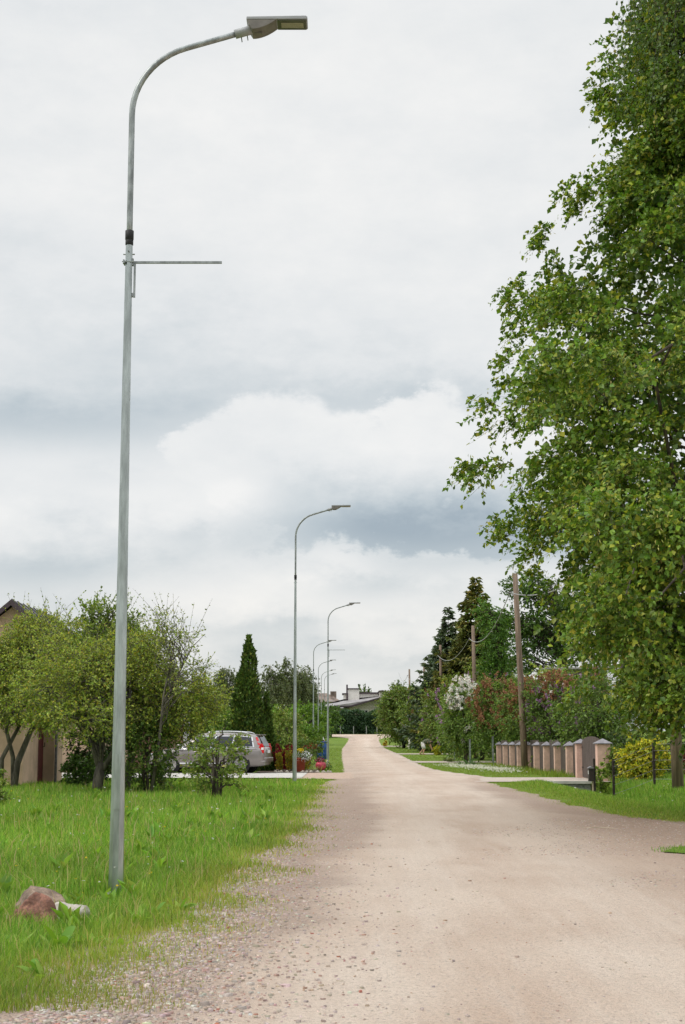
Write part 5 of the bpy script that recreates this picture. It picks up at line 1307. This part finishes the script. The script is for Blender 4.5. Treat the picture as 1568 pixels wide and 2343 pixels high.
spikes('orange tipped dwarf cypress right of the terracotta pot', 697, YF + .6, .72, .28, YEL, 306, 'dwarf_cypress')
x = xat(687, YF - .4)
t = thing('flower_pot', 'terracotta pot overflowing with white and yellow flowers', 'flower pot', (x, YF - .4, float(hz(x, YF)) + .03))
obj('pot', lathe([(.17, 0), (.19, .02), (.255, .48), (.275, .49), (.275, .55), (.24, .55), (.235, .46)], 24), TERRA, t, smooth=True)
rr = np.random.default_rng(310)
def bunch(name, parent, n, c, r, cols, size, m=PETAL):
    d = nrm(rr.normal(size=(n, 3))) * (rr.random((n, 1)) ** .35) * np.array(r) + np.array(c)
    leaves(name, parent, d, rr.normal(size=d.shape), rr.normal(size=d.shape), size, pickcol(n, cols, rr, .15), m, .8)
bunch('foliage', t, 420, (.08, 0, .62), (.36, .3, .22), MIDG, .07, LEAF)
bunch('white_flowers', t, 420, (.14, -.08, .60), (.36, .28, .24), [((.80, .80, .80), 1)], .05)
bunch('yellow_flowers', t, 90, (.05, -.1, .84), (.14, .12, .08), [((.75, .60, .03), 1)], .055)
obj('soil', lathe([(.001, .5), (.236, .5), (.236, .505), (.001, .508)], 20), BARK, t)
x = xat(735, 65.2)
t = thing('flower_pot', 'small round pink pot with red flowers at the driveway corner', 'flower pot', (x, 65.2, float(hz(x, 65.2)) + .02))
obj('pot', lathe([(.10, 0), (.18, .05), (.23, .16), (.22, .27), (.17, .34), (.15, .34)], 20), PINKP, t, smooth=True)
bunch('flowers', t, 120, (-.02, 0, .40), (.2, .16, .13), [((.55, .10, .20), 2), ((.65, .3, .38), 1), ((.3, .02, .03), 1)], .06)
bunch('foliage', t, 60, (.0, 0, .44), (.24, .18, .16), [((.09, .03, .03), 2), ((.06, .1, .03), 1)], .09, LEAF)
x = xat(746, 66); t = thing('flower_clump', 'small white and yellow flower clump beside the pink pot', 'flowers', (x, 66, float(hz(x, 66))))
bunch('foliage', t, 160, (0, 0, .18), (.28, .22, .2), MIDG, .08, LEAF); bunch('blossom', t, 90, (0, -.05, .3), (.25, .2, .16), [((.75, .72, .62), 2), ((.65, .5, .04), 1)], .05)
x = xat(712, 66); t = thing('rose_bush', 'thin bush with dark red blooms behind the orange cypress', 'plant', (x, 66, float(hz(x, 66))))
obj('stem', merge(*[tube([(0, 0, -.05), (q * .3, 0, .4), (q * .5, 0, 1.0)], .008, 5) for q in (-.6, -.2, .2, .6)]), BARK, t)
bunch('foliage', t, 130, (0, 0, .6), (.4, .25, .5), FRG, .07, LEAF); bunch('blooms', t, 34, (0, -.05, 1.02), (.42, .2, .12), [((.25, .03, .02), 1)], .08)
x = xat(720, 64.2); t = thing('ornamental_grass', 'pale striped grass tuft between the two flower pots', 'plant', (x, 64.2, float(hz(x, 64.2))))
PALE = leafset([(.55, .025, .6, (.36, .38, .2)), (.45, .022, .5, (.25, .3, .12))])
for k in range(30):
    o = link('leaf', PALE[k % 2], t); o.rotation_euler = (random.uniform(-.3, .3), random.uniform(-.2, .7), random.uniform(0, 6.28)); o.location = (random.uniform(-.25, .25), random.uniform(-.1, .1), 0)
sheet('flower_bed', -3.4, -.95, 60.6, 67.5, .035, mat('bed_soil', (.10, .075, .055), .95, var=.3, scale=8, bump=.6), 16, 8, ragged=.1)
ORD = 'first second third fourth fifth sixth seventh eighth ninth tenth eleventh last'.split()
ESX = (633, 641, 647, 660, 669, 694, 703, 712, 727, 741, 752, 758)
for k in range(12):
    px = ESX[k]; x = xat(px, 60.9); q_ = .55 + .5 * rr.random()
    o = obj('edging_stone', xf(tube([(-.10, 0, -.02), (0, .02, .01), (.11, 0, -.02)], [.03, .075, .035], 7), sc=q_), ROCKE, smooth=True)
    o.location = (x, 60.85 + .04 * (k % 3), float(prof(60.9)) + .03); o.rotation_euler = (0, 0, k * .7)
    tag(o, ORD[k] + ' pale edging stone from the left along the flower bed', 'stone', 'edging stones of the flower bed')

# ================================================================== CAR
def make_car():
    t = thing('parked_car', 'grey brown estate car with red tail lights parked on the concrete driveway', 'car')
    xs = [-2.41, -2.36, -2.2, -1.6, -.6, .4, 1.2, 1.75, 2.15, 2.33, 2.4]
    top = [.72, .93, .97, .96, .94, .93, .90, .84, .74, .62, .52]
    bot = [.42, .30, .26, .22, .2, .2, .2, .22, .24, .26, .32]
    hw = [.70, .84, .895, .925, .93, .93, .925, .90, .84, .74, .60]
    rows = []
    for x, a, b, w in zip(xs, top, bot, hw):
        h = a - b
        half = [(0, b), (w * .86, b), (w * .97, b + .12 * h), (w, b + .45 * h), (w * .985, b + .75 * h), (w * .95, b + .93 * h), (w * .86, a), (w * .4, a + .03), (0, a + .035)]
        ring = [(x, -y, z) for y, z in half] + [(x, y, z) for y, z in half[-2:0:-1]]
        rows.append(ring)
    n = len(rows[0]); V = [v for r in rows for v in r]; F = []
    for i in range(len(rows) - 1):
        for k in range(n): F.append((i * n + k, i * n + (k + 1) % n, (i + 1) * n + (k + 1) % n, (i + 1) * n + k))
    F += [tuple(range(n - 1, -1, -1)), tuple((len(rows) - 1) * n + k for k in range(n))]
    body = obj('body', (V, F), CARP, t, smooth=True)
    # cabin
    S = np.array([0, .05, .2, .45, .7, .88, 1.0])
    xb = np.interp(S, [0, .05, .88, 1], [-2.33, -2.2, .75, 1.30]); xt = np.interp(S, [0, .05, .88, 1], [-2.10, -2.02, .20, .36])
    zt = np.interp(S, [0, .2, .6, .88, 1], [1.40, 1.47, 1.50, 1.475, 1.44]); zb = np.interp(xb, xs, top) + .0
    wb = np.interp(S, [0, .05, .3, .88, 1], [.76, .85, .875, .86, .80]); wt = np.interp(S, [0, .05, .3, .88, 1], [.60, .66, .68, .66, .60])
    def cab(i): return [(xb[i], -wb[i], zb[i] - .05), (xt[i] * .5 + xb[i] * .5, -(wb[i] * .5 + wt[i] * .5) - .015, (zb[i] + zt[i] - .07) / 2), (xt[i], -wt[i], zt[i] - .07), (xt[i], -wt[i] * .86, zt[i] - .015), (xt[i], 0, zt[i] + .01),
                        (xt[i], wt[i] * .86, zt[i] - .015), (xt[i], wt[i], zt[i] - .07), (xt[i] * .5 + xb[i] * .5, (wb[i] * .5 + wt[i] * .5) + .015, (zb[i] + zt[i] - .07) / 2), (xb[i], wb[i], zb[i] - .05)]
    rows = [cab(i) for i in range(len(S))]; n = 9; V = [v for r in rows for v in r]; F = []
    for i in range(len(S) - 1):
        for k in range(n - 1): F.append((i * n + k, i * n + k + 1, (i + 1) * n + k + 1, (i + 1) * n + k))
    F += [tuple(range(n - 1, -1, -1)), tuple((len(S) - 1) * n + k for k in range(n))]
    obj('cabin', (V, F), CARP, t, smooth=True)
    def sp(s, v, side, off):
        """point on the cabin side, s along, v up 0..1"""
        i = lambda A: float(np.interp(s, S, A))
        x = i(xb) * (1 - v) + i(xt) * v; w = i(wb) * (1 - v) + i(wt) * v + .015 * math.sin(math.pi * v); z = (i(zb) - .05) * (1 - v) + (i(zt) - .07) * v
        return (x, side * (w + off), z)
    def patch(name, s0, s1, v0, v1, side, off, m, parent=t, ns=8, nv=4, skew0=0, skew1=0):
        V, F = [], []
        for a in range(ns + 1):
            for b in range(nv + 1):
                v = v0 + (v1 - v0) * b / nv; f = b / nv
                s = (s0 + skew0 * f) + ((s1 + skew1 * f) - (s0 + skew0 * f)) * a / ns
                V.append(sp(s, v, side, off))
        for a in range(ns):
            for b in range(nv): F.append((a * (nv + 1) + b, (a + 1) * (nv + 1) + b, (a + 1) * (nv + 1) + b + 1, a * (nv + 1) + b + 1))
        return obj(name, (V, F), m, parent, smooth=True)
    for side in (-1, 1):
        patch('window_trim', .105, .955, .10, .93, side, .008, CHROME, skew1=-.03)
        for s0, s1, k1 in ((.12, .355, 0), (.375, .62, 0), (.64, .94, -.035)): patch('window', s0, s1, .15, .89, side, .014, GLASSD, skew1=k1)
        tl = patch('tail_light', .012, .052, .30, .97, side, .016, REDL, skew1=.004)
        o = obj('tail_light', prism([(-2.375, .74), (-2.17, .74), (-2.16, .93), (-2.25, 1.10), (-2.33, 1.08), (-2.385, .92)], side * .80 - .045, side * .80 + .045), REDL, t, bevel=.01)
        obj('reverse_lamp', box(-2.37, -2.27, side * .80 - .047 * (side < 0) - .002, side * .80 + .047 * (side > 0) + .002, .86, .95), WHITEP, o)
        rail = []
        for q in np.linspace(.16, .80, 12): rail.append((float(np.interp(q, S, xt)), side * .60, float(np.interp(q, S, zt)) + .055 * math.sin(math.pi * min(1, max(.0, (q - .16) / .64))) ** .35))
        obj('roof_rail', tube(rail, .02, 8), CHROME, t, smooth=True)
        obj('belt_trim', tube([(x, side * (float(np.interp(x, xs, hw)) * .965 + .004), float(np.interp(x, xs, top)) - .052) for x in np.linspace(-2.1, 1.1, 12)], .012, 6), CHROME, t, smooth=True)
        obj('sill_trim', tube([(x, side * .915, .36) for x in np.linspace(-.9, 1.0, 6)], .022, 6), CHROME, t)
        obj('side_moulding', box(-.85, 1.0, side * .938 - .008, side * .938 + .008, .555, .585), CARP, t)
        for x in (-.75, .32): obj('door_handle', tube([(x - .1, side * .935, .80), (x, side * .965, .81), (x + .1, side * .935, .80)], .016, 6), CARP, t)
        for x in (-.98, .16, 1.16): obj('door_seam', box(x - .004, x + .004, side * .922, side * .936, .34, .86), BLACKR, t)
        obj('mirror', xf(lathe([(.03, -.1), (.085, -.06), (.09, .03), (.05, .1)], 12), (1.0, side * 1.02, 1.0), ry=R(90)), CARP, t, smooth=True)
        obj('head_light', box(2.0, 2.27, side * .62 - .16, side * .62 + .16, .60, .72), CHROME, t, bevel=.03)
        for x in (-1.45, 1.37):
            obj('wheel_arch', xf(lathe([(.385, -.01), (.385, .03)], 24), (x, side * .90 + (0 if side > 0 else -.02), .34), rx=R(90)), BLACKR, t)
            w = obj('wheel', xf(lathe([(.2, -.1), (.30, -.105), (.325, -.07), (.325, .07), (.30, .105), (.2, .1)], 28), (x, side * .85, .325), rx=R(90)), TYRE, t, smooth=True)
            parts = [xf(lathe([(.215, -.01), (.235, .012), (.245, .0), (.245, -.02)], 28), (0, 0, 0), rx=R(90))]
            for k in range(10): parts.append(xf(box(.03, .225, -.012, .012, -.016, .016), (0, 0, 0), ry=2 * math.pi * k / 10))
            parts.append(xf(lathe([(.05, -.02), (.05, .02)], 12), rx=R(90)))
            r_ = obj('rim', merge(*parts), RIM, w); r_.location = (x, side * .962, .325)
    obj('rear_window', ([(-2.345, -.62, 1.0), (-2.345, .62, 1.0), (-2.135, .52, 1.36), (-2.135, -.52, 1.36)], [(0, 1, 2, 3)]), GLASSD, t)
    obj('spoiler', box(-2.2, -2.0, -.58, .58, 1.395, 1.425), CARP, t, bevel=.01)
    obj('bumper', merge(*[xf(box(-2.47, -2.25, -.80, .80, .42, .58)), xf(box(-2.44, -2.22, -.86, .86, .40, .47))]), CARP, t, bevel=.04)
    obj('number_plate', box(-2.43, -2.415, -.26, .26, .74, .85), WHITEP, t)
    obj('windscreen', ([(1.31, -.72, .97), (1.31, .72, .97), (.40, .54, 1.40), (.40, -.54, 1.40)], [(0, 1, 2, 3)]), GLASSD, t)
    return t
c = make_car(); YCAR = 60.3
c.location = (xat(617, 59.6) - 2.30, YCAR - .35, float(prof(YCAR)) + .035); c.rotation_euler = (0, 0, R(180 - 7.5)); c.scale = (.96, .98, 1.02)

# ================================================================== GARDENER
def person():
    Y = 114.; x = xat(970, Y); t = thing('person', 'person in a patterned olive shirt bending down over the flower border', 'person', (x, Y, float(prof(Y))))
    me = bpy.data.meshes.new('body')
    J = {'pel': (-.12, 0, .80), 'chest': (.22, 0, .98), 'neck': (.40, 0, .98), 'head': (.52, 0, .93), 'crown': (.58, 0, .84),
         'hl': (-.14, -.1, .76), 'hr': (-.14, .1, .76), 'kl': (-.02, -.14, .44), 'kr': (-.1, .16, .44), 'al': (-.16, -.14, .08), 'ar': (-.38, .18, .10), 'tl': (.06, -.15, .03), 'tr': (-.18, .2, .04),
         'sl': (.30, -.19, .97), 'sr': (.30, .19, .97), 'el': (.42, -.23, .70), 'er': (.38, .23, .70), 'wl': (.52, -.2, .46), 'wr': (.50, .2, .46), 'fl': (.55, -.19, .36), 'fr': (.53, .19, .36)}
    names = list(J); E_ = [('pel', 'chest'), ('chest', 'neck'), ('neck', 'head'), ('head', 'crown'), ('pel', 'hl'), ('pel', 'hr'), ('hl', 'kl'), ('hr', 'kr'), ('kl', 'al'), ('kr', 'ar'), ('al', 'tl'), ('ar', 'tr'), ('chest', 'sl'), ('chest', 'sr'), ('sl', 'el'), ('sr', 'er'), ('el', 'wl'), ('er', 'wr'), ('wl', 'fl'), ('wr', 'fr')]
    me.from_pydata([J[k] for k in names], [(names.index(a), names.index(b)) for a, b in E_], [])
    me.materials.append(SKIN)
    o = link('body', me, t)
    sk = o.modifiers.new('skin', 'SKIN')
    RAD = dict(pel=.14, chest=.15, neck=.06, head=.10, crown=.07, hl=.10, hr=.10, kl=.065, kr=.065, al=.042, ar=.042, tl=.035, tr=.035, sl=.07, sr=.07, el=.047, er=.047, wl=.032, wr=.032, fl=.03, fr=.03)
    me.skin_vertices.new() if not me.skin_vertices else None
    for i, k in enumerate(names): me.skin_vertices[0].data[i].radius = (RAD[k], RAD[k])
    me.skin_vertices[0].data[0].use_root = True
    ss = o.modifiers.new('sub', 'SUBSURF'); ss.levels = 2; ss.render_levels = 2
    sh = [tube([(-.16, 0, .83), (-.02, 0, .92), (.2, 0, 1.0), (.34, 0, 1.0), (.38, 0, .99)], [.15, .185, .20, .17, .10], 14)]
    for s in (-1, 1): sh.append(tube([(.28, s * .14, 1.0), (.32, s * .21, .93), (.37, s * .225, .80)], [.10, .085, .075], 10))
    obj('shirt', merge(*sh), SHIRT, t, smooth=True)
    st = [tube([(-.02, 0, .90), (-.14, 0, .80), (-.2, 0, .72)], [.165, .18, .13], 12)]
    for s, k in ((-1, (-.02, -.14, .46)), (1, (-.1, .16, .46))): st.append(tube([(-.15, s * .09, .78), (k[0] - .03, s * .13, .58), k], [.125, .105, .09], 12))
    obj('shorts', merge(*st), SHORTS, t, smooth=True)
    obj('hair', xf(lathe([(.02, .115), (.07, .10), (.105, .05), (.112, 0), (.10, -.05), (.06, -.07)], 12), (.53, 0, .925), ry=R(35)), HAIR, t, smooth=True)
    return t
person()

# ================================================================== GRASS, WEEDS, GRAVEL
def blades(x, y, h, w, col, rr, lean=.45, flat=False):
    n = len(x); z = hz(x, y) - .015
    phi = rr.uniform(0, 6.28, n); psi = rr.uniform(0, 3.14, n)
    L = lean * rr.uniform(.1, 1.3, n)
    sd = np.stack([np.cos(psi), np.sin(psi), 0 * psi], -1) * (w / 2)[:, None]
    dr = np.stack([np.cos(phi), np.sin(phi), 0 * phi], -1)
    b = np.stack([x, y, z], -1)
    up = np.array((0, 0, 1.))
    mid = b + dr * (L * h * .28)[:, None] + up * (h * .58)[:, None]
    tip = b + dr * (L * h)[:, None] + up * (h * (1 - .28 * L))[:, None]
    if flat:
        V = np.stack([b - sd, b + sd, tip * .7 + (mid + dr * (L * h * .2)[:, None]) * .3], 1).reshape(-1, 3)
        return V, np.arange(3 * n).reshape(-1, 3), np.repeat(col, 3, 0)
    V = np.stack([b - sd, b + sd, mid + sd * .8, mid - sd * .8, tip], 1).reshape(-1, 3)
    F = (np.array([(0, 1, 2), (0, 2, 3), (3, 2, 4)])[None] + (np.arange(n) * 5)[:, None, None]).reshape(-1, 3)
    return V, F, np.repeat(col, 5, 0)
def vnoise(x, y, s, seed):
    r = np.random.default_rng(seed); v = 0
    for k in range(5):
        a = r.uniform(0, 6.28); f = s * r.uniform(.6, 1.8); v = v + np.sin((x * math.cos(a) + y * math.sin(a)) * f + r.uniform(0, 6.28))
    return v / 5
def pw(rr, n, a, b, p):
    u = rr.random(n); return (a ** (1 - p) + u * (b ** (1 - p) - a ** (1 - p))) ** (1 / (1 - p))
GC = [((.195, .36, .05), 5), ((.26, .425, .07), 4), ((.125, .26, .04), 4), ((.34, .45, .11), 2), ((.48, .44, .21), .8)]
def lawn_left():
    rr = np.random.default_rng(401)
    n = 220000
    y = pw(rr, n, 8.0, 50.8, 1.15); lo = -(.224 * y + 1.6); hi = XG(y) + .7
    x = lo + (hi - lo) * rr.random(n)
    d = XG(y) + wob(y) - x + .30 * vnoise(x, y, 5, 3) + .14 * vnoise(x, y, 17, 12) + .42               # distance from the road edge
    k = (rr.random(n) < np.clip(.04 + (d + .15) / .75, 0, 1) ** 1.4) & ~((x > DRV_L[0]) & (y > 50.1))
    x, y, d = x[k], y[k], d[k]; n = len(x)
    tall = sstep(.1, 1.3, d)
    h = (.06 + .15 * tall * (.75 + .45 * vnoise(x, y, 1.2, 5)) + .045 * tall * vnoise(x, y, 6, 6)) * rr.uniform(.45, 1.45, n)
    h = np.where(y > 44, h * .62, h); straw = rr.random(n) < .010; h = np.where(straw, h * 1.6, h * .88)
    w = np.maximum(.0045, y * .00048) * rr.uniform(.7, 1.5, n)
    col = pickcol(n, GC, rr, .16)
    col[straw] = np.array((.50, .42, .22)) * rr.uniform(.7, 1.1, (straw.sum(), 1))
    yel = np.clip(1.15 - d / .95, 0, 1) * rr.uniform(.2, 1, n)
    col = col * (1 - yel[:, None] * .75) + np.array((.46, .36, .09)) * yel[:, None] * .75
    p = np.clip(.5 + .9 * vnoise(x, y, 1.1, 8), 0, 1)[:, None]; col = col * (.88 + .36 * p)
    h = np.maximum(h, .03); f = y < 24
    lx = xat(263, 14.3); bare = np.exp(-(((x - lx - .03) / .26) ** 4 + ((y - 13.2) / .95) ** 4)); h = h * (1 - .72 * bare)
    V, F, C = blades(x[f], y[f], h[f], w[f], col[f], rr); V2, F2, C2 = blades(x[~f], y[~f], h[~f] * 1.1, w[~f] * 1.15, col[~f], rr, flat=True)
    o = npobj('lawn_grass', np.concatenate([V, V2]), np.concatenate([F, F2 + len(V)]), GRASSM, col=np.concatenate([C, C2])); tag(o, 'long green grass of the left lawn', 'grass', kind='stuff')
lawn_left()
def verge_right():
    rr = np.random.default_rng(402)
    n = 150000
    y = pw(rr, n, 22.5, 48.0, 1.02); lo = XH(y) - .25; hi = np.maximum(.232 * y + 1.2, lo + .5)
    x = lo + (hi - lo) * rr.random(n)
    d = x - XH(y) - wob(y, 1.3) + .14 * vnoise(x, y, 5, 4)
    inst = (y > 46.5) & (x < 8.1)
    k = (rr.random(n) < np.clip((d + .2) / .9, 0, 1) ** 1.2) & ~inst
    x, y, d = x[k], y[k], d[k]; n = len(x)
    h = (.045 + .10 * sstep(.3, 2.0, d) + .05 * sstep(38, 44, y) * sstep(7, 8, x)) * rr.uniform(.5, 1.4, n)
    w = np.maximum(.006, y * .0005) * rr.uniform(.7, 1.5, n)
    col = pickcol(n, GC, rr, .16)
    yel = np.clip(1 - d / 1.6, 0, 1) * rr.random(n)
    col = col * (1 - yel[:, None] * .65) + np.array((.42, .34, .10)) * yel[:, None] * .65
    V, F, C = blades(x, y, h, w, col, rr, flat=True)
    o = npobj('verge_grass', V, F, GRASSM, col=C); tag(o, 'grass of the right verge and ditch', 'grass', kind='stuff')
    # corner patch of grass at the right edge
    m = 16000
    x = rr.uniform(3.6, 9, m); y = rr.uniform(17.4, 20.8, m)
    k = ((x - 3.8) > .9 * np.abs(y - 18.8) ** 1.6 * .9 - .12) & (rr.random(m) < np.clip((x - 3.6) / .6, .05, 1)); x, y = x[k], y[k]; m = len(x)
    V, F, C = blades(x, y, rr.uniform(.03, .10, m), np.full(m, .010), pickcol(m, GC, rr, .16), rr)
    o = npobj('corner_grass', V, F, GRASSM, col=C); tag(o, 'small grass patch at the right edge of the gravel', 'grass', kind='stuff')
verge_right()
def far_grass():
    rr = np.random.default_rng(403)
    n = 120000
    y = pw(rr, n, 48, 150, 1.1); x = rr.uniform(-.235, .235, n) * y
    k = ~inroad(x, y) & ~((x > 3.4) & (np.abs(y - 88.8) < 2.3)) & ~((x > 3.4) & (np.abs(y - 118) < 2.1)) & ~((x > -3.4) & (x < -.9) & (y > 60) & (y < 67.5)) & (x < 12) & (x > -12)
    x, y = x[k], y[k]; n = len(x)
    h = rr.uniform(.03, .09, n) * (1 + 2.6 * (x > 7.0) * (y < 82) * (y > 52)); w = y * .0006 * rr.uniform(.7, 1.4, n)
    V, F, C = blades(x, y, h, w, pickcol(n, [((.19, .29, .04), 4), ((.24, .33, .055), 3), ((.28, .32, .08), 1.5)], rr, .14), rr, flat=True)
    o = npobj('mown_grass', V, F, GRASSM, col=C); tag(o, 'short mown grass along the road further off', 'grass', kind='stuff')
far_grass()
def wildflowers():
    rr = np.random.default_rng(404)
    P, C, S = [], [], []
    n = 150; y = pw(rr, n, 12, 40, 1.02); x = XG(y) - .5 - rr.random(n) * (.2 * y); P.append(np.stack([x, y, hz(x, y) + rr.uniform(.12, .24, n)], -1))
    c = np.where((rr.random(n) < .25)[:, None], np.array((.75, .52, .02)), np.array((.75, .75, .72))); C.append(c); S.append(rr.uniform(.012, .026, n) * np.maximum(1, y / 20))
    n = 1500; q = rr.random(n); px = 1030 + 140 * q + rr.normal(size=n) * 22; py = 1752 + 14 * q + rr.normal(size=n) * 4
    Y = 80 - 17 * q + rr.normal(size=n) * 2.4; X = np.array([xat(a, b) for a, b in zip(px, Y)]); k = (X > XR(Y) + .4) & (X < 7.8)
    X, Y = X[k], Y[k]; n = len(X); P.append(np.stack([X, Y, hz(X, Y) + rr.uniform(.05, .11, n)], -1)); C.append(np.tile(np.array((.72, .70, .60)), (n, 1))); S.append(rr.uniform(.035, .06, n))
    n = 70; y = rr.uniform(34, 46, n); x = rr.uniform(5.2, 9, n); P.append(np.stack([x, y, hz(x, y) + .12], -1)); C.append(np.tile(np.array((.7, .7, .62)), (n, 1))); S.append(rr.uniform(.02, .04, n))
    P, C, S = map(np.concatenate, (P, C, S))
    P = np.repeat(P, 3, 0); ax = rr.normal(size=P.shape); ax[:, 2] *= .3; N = np.tile(np.array((0, 0, 1.)), (len(P), 1)) + rr.normal(size=P.shape) * .3
    o = leaves('wildflowers', None, P, ax, N, np.repeat(S, 3), np.repeat(C, 3, 0), PETAL, .9, 'dia', .1); tag(o, 'scattered white clover, daisies and yellow dandelions in the grass', 'flowers', kind='stuff')
wildflowers()
def weeds():
    rr = np.random.default_rng(406)
    n = 95; y = pw(rr, n, 10, 42, 1.05); x = XG(y) - .7 - rr.random(n) ** 1.3 * (.2 * y)
    m = 9; cx, cy = np.repeat(x, m), np.repeat(y, m); a = rr.uniform(0, 6.28, n * m)
    s = np.repeat(rr.uniform(.6, 1.2, n), m) * rr.uniform(.6, 1.2, n * m)
    P = np.stack([cx + rr.normal(size=n * m) * .03, cy + rr.normal(size=n * m) * .03, hz(cx, cy) + rr.uniform(.02, .10, n * m) * s], -1)
    ax = np.stack([np.cos(a) * .6, np.sin(a) * .6, rr.uniform(.5, 1.3, n * m)], -1); N = np.stack([-np.cos(a), -np.sin(a), np.full(n * m, .8)], -1)
    o = leaves('lawn_weeds', None, P, ax, N, .17 * s, pickcol(n * m, [((.25, .43, .07), 3), ((.33, .48, .11), 2), ((.19, .36, .07), 2)], rr, .14), GRASSM, .30, 'oval', .2)
    tag(o, 'small broad leaved weeds mixed into the left lawn', 'weeds', kind='stuff')
weeds()
def gravel():
    rr = np.random.default_rng(405)
    m = bpy.data.materials.new('stone'); m.use_nodes = True; nt = m.node_tree; b = nt.nodes['Principled BSDF']
    a = nt.nodes.new('ShaderNodeAttribute'); a.attribute_name = 'col'; g = nt.nodes.new('ShaderNodeNewGeometry')
    nt.links.new(mixc(nt, noise(nt, g.outputs['Position'], 90, 3, .6).step(.35, .7) * .5, a.outputs['Color'], (.25, .22, .2)), b.inputs['Base Color']); b.inputs['Roughness'].default_value = .9; b.inputs['Specular IOR Level'].default_value = .2
    I = nrm(np.array([(-1, -1, -.8), (1, -1, -.8), (1, 1, -.8), (-1, 1, -.8), (-.7, -.9, .8), (.9, -.6, .8), (.7, .9, .8), (-.9, .7, .8)], float))
    FI = np.array([(4, 5, 6), (4, 6, 7), (0, 1, 5), (0, 5, 4), (1, 2, 6), (1, 6, 5), (2, 3, 7), (2, 7, 6), (3, 0, 4), (3, 4, 7)])
    X, Y, S = [], [], []
    n = 15000; y = pw(rr, n, 7.6, 30, 2.6); e = rr.exponential(.36, n) - .12; x = XG(y) + e; X.append(x); Y.append(y); S.append((.006 + .012 * rr.random(n) ** 1.6) * np.where(rr.random(n) < .05, 1.6, 1))
    n = 3600; y = pw(rr, n, 7.6, 40, 1.5); x = XL(y) + rr.random(n) * (np.minimum(XR(y), .25 * y + 1) - XL(y)); X.append(x); Y.append(y); S.append((.0025 + .0065 * rr.random(n) ** 2) * np.where(rr.random(n) < .06, 1.9, 1))
    n = 7000; y = rr.uniform(14.5, 26, n); x = 1.6 + rr.random(n) * 5.8 + (y - 17) * .05; k = vnoise(x, y, 1.1, 9) + .25 * (x - 2) > .1; X.append(x[k]); Y.append(y[k]); S.append(rr.uniform(.006, .013, k.sum()))
    X, Y, S = map(np.concatenate, (X, Y, S)); k = X < XR(Y) + .3; X, Y, S = X[k], Y[k], S[k]; n = len(X)
    T = np.clip((X - XL(Y)) / (XR(Y) - XL(Y)), 0, 1)
    Z = prof(Y) + .012 + .03 * np.sin(np.pi * T) * np.minimum(1, 6 / (XR(Y) - XL(Y))) + S * .18
    sc = rr.uniform(.6, 1.35, (n, 1, 3)) * np.array((1, 1, .6)); jit = 1 + .20 * rr.normal(size=(n, 8, 1))
    V = I[None] * jit * sc * S[:, None, None]
    a_ = rr.uniform(0, 6.28, n); c, s = np.cos(a_)[:, None], np.sin(a_)[:, None]
    V = np.stack([V[..., 0] * c - V[..., 1] * s, V[..., 0] * s + V[..., 1] * c, V[..., 2]], -1) + np.stack([X, Y, Z], -1)[:, None]
    F = (FI[None] + (np.arange(n) * 8)[:, None, None]).reshape(-1, 3)
    col = pickcol(n, [((.52, .43, .37), 4), ((.46, .37, .31), 4), ((.60, .52, .46), 3), ((.47, .32, .25), 1.8), ((.33, .27, .24), 1.2), ((.42, .17, .11), .25)], rr, .12)
    o = npobj('gravel', V.reshape(-1, 3), F, m, col=np.repeat(col, 8, 0)); tag(o, 'loose grey and pinkish gravel stones on the road and its shoulder', 'gravel', kind='stuff')
gravel()
t = thing('dry_stick', 'pale dry stick lying on the gravel at the right', 'stick', tuple(gr(1375, 1898)))
obj('stick', tube([(-.28, .08, .02), (-.1, .03, .035), (.1, -.02, .03), (.28, -.1, .02)], [.006, .009, .008, .004], 6), mat('dry_wood', (.5, .42, .32), .9), t, smooth=True)
obj('twig', tube([(.05, 0, .03), (.14, .06, .05)], [.005, .002], 5), MATS['dry_wood'], t)
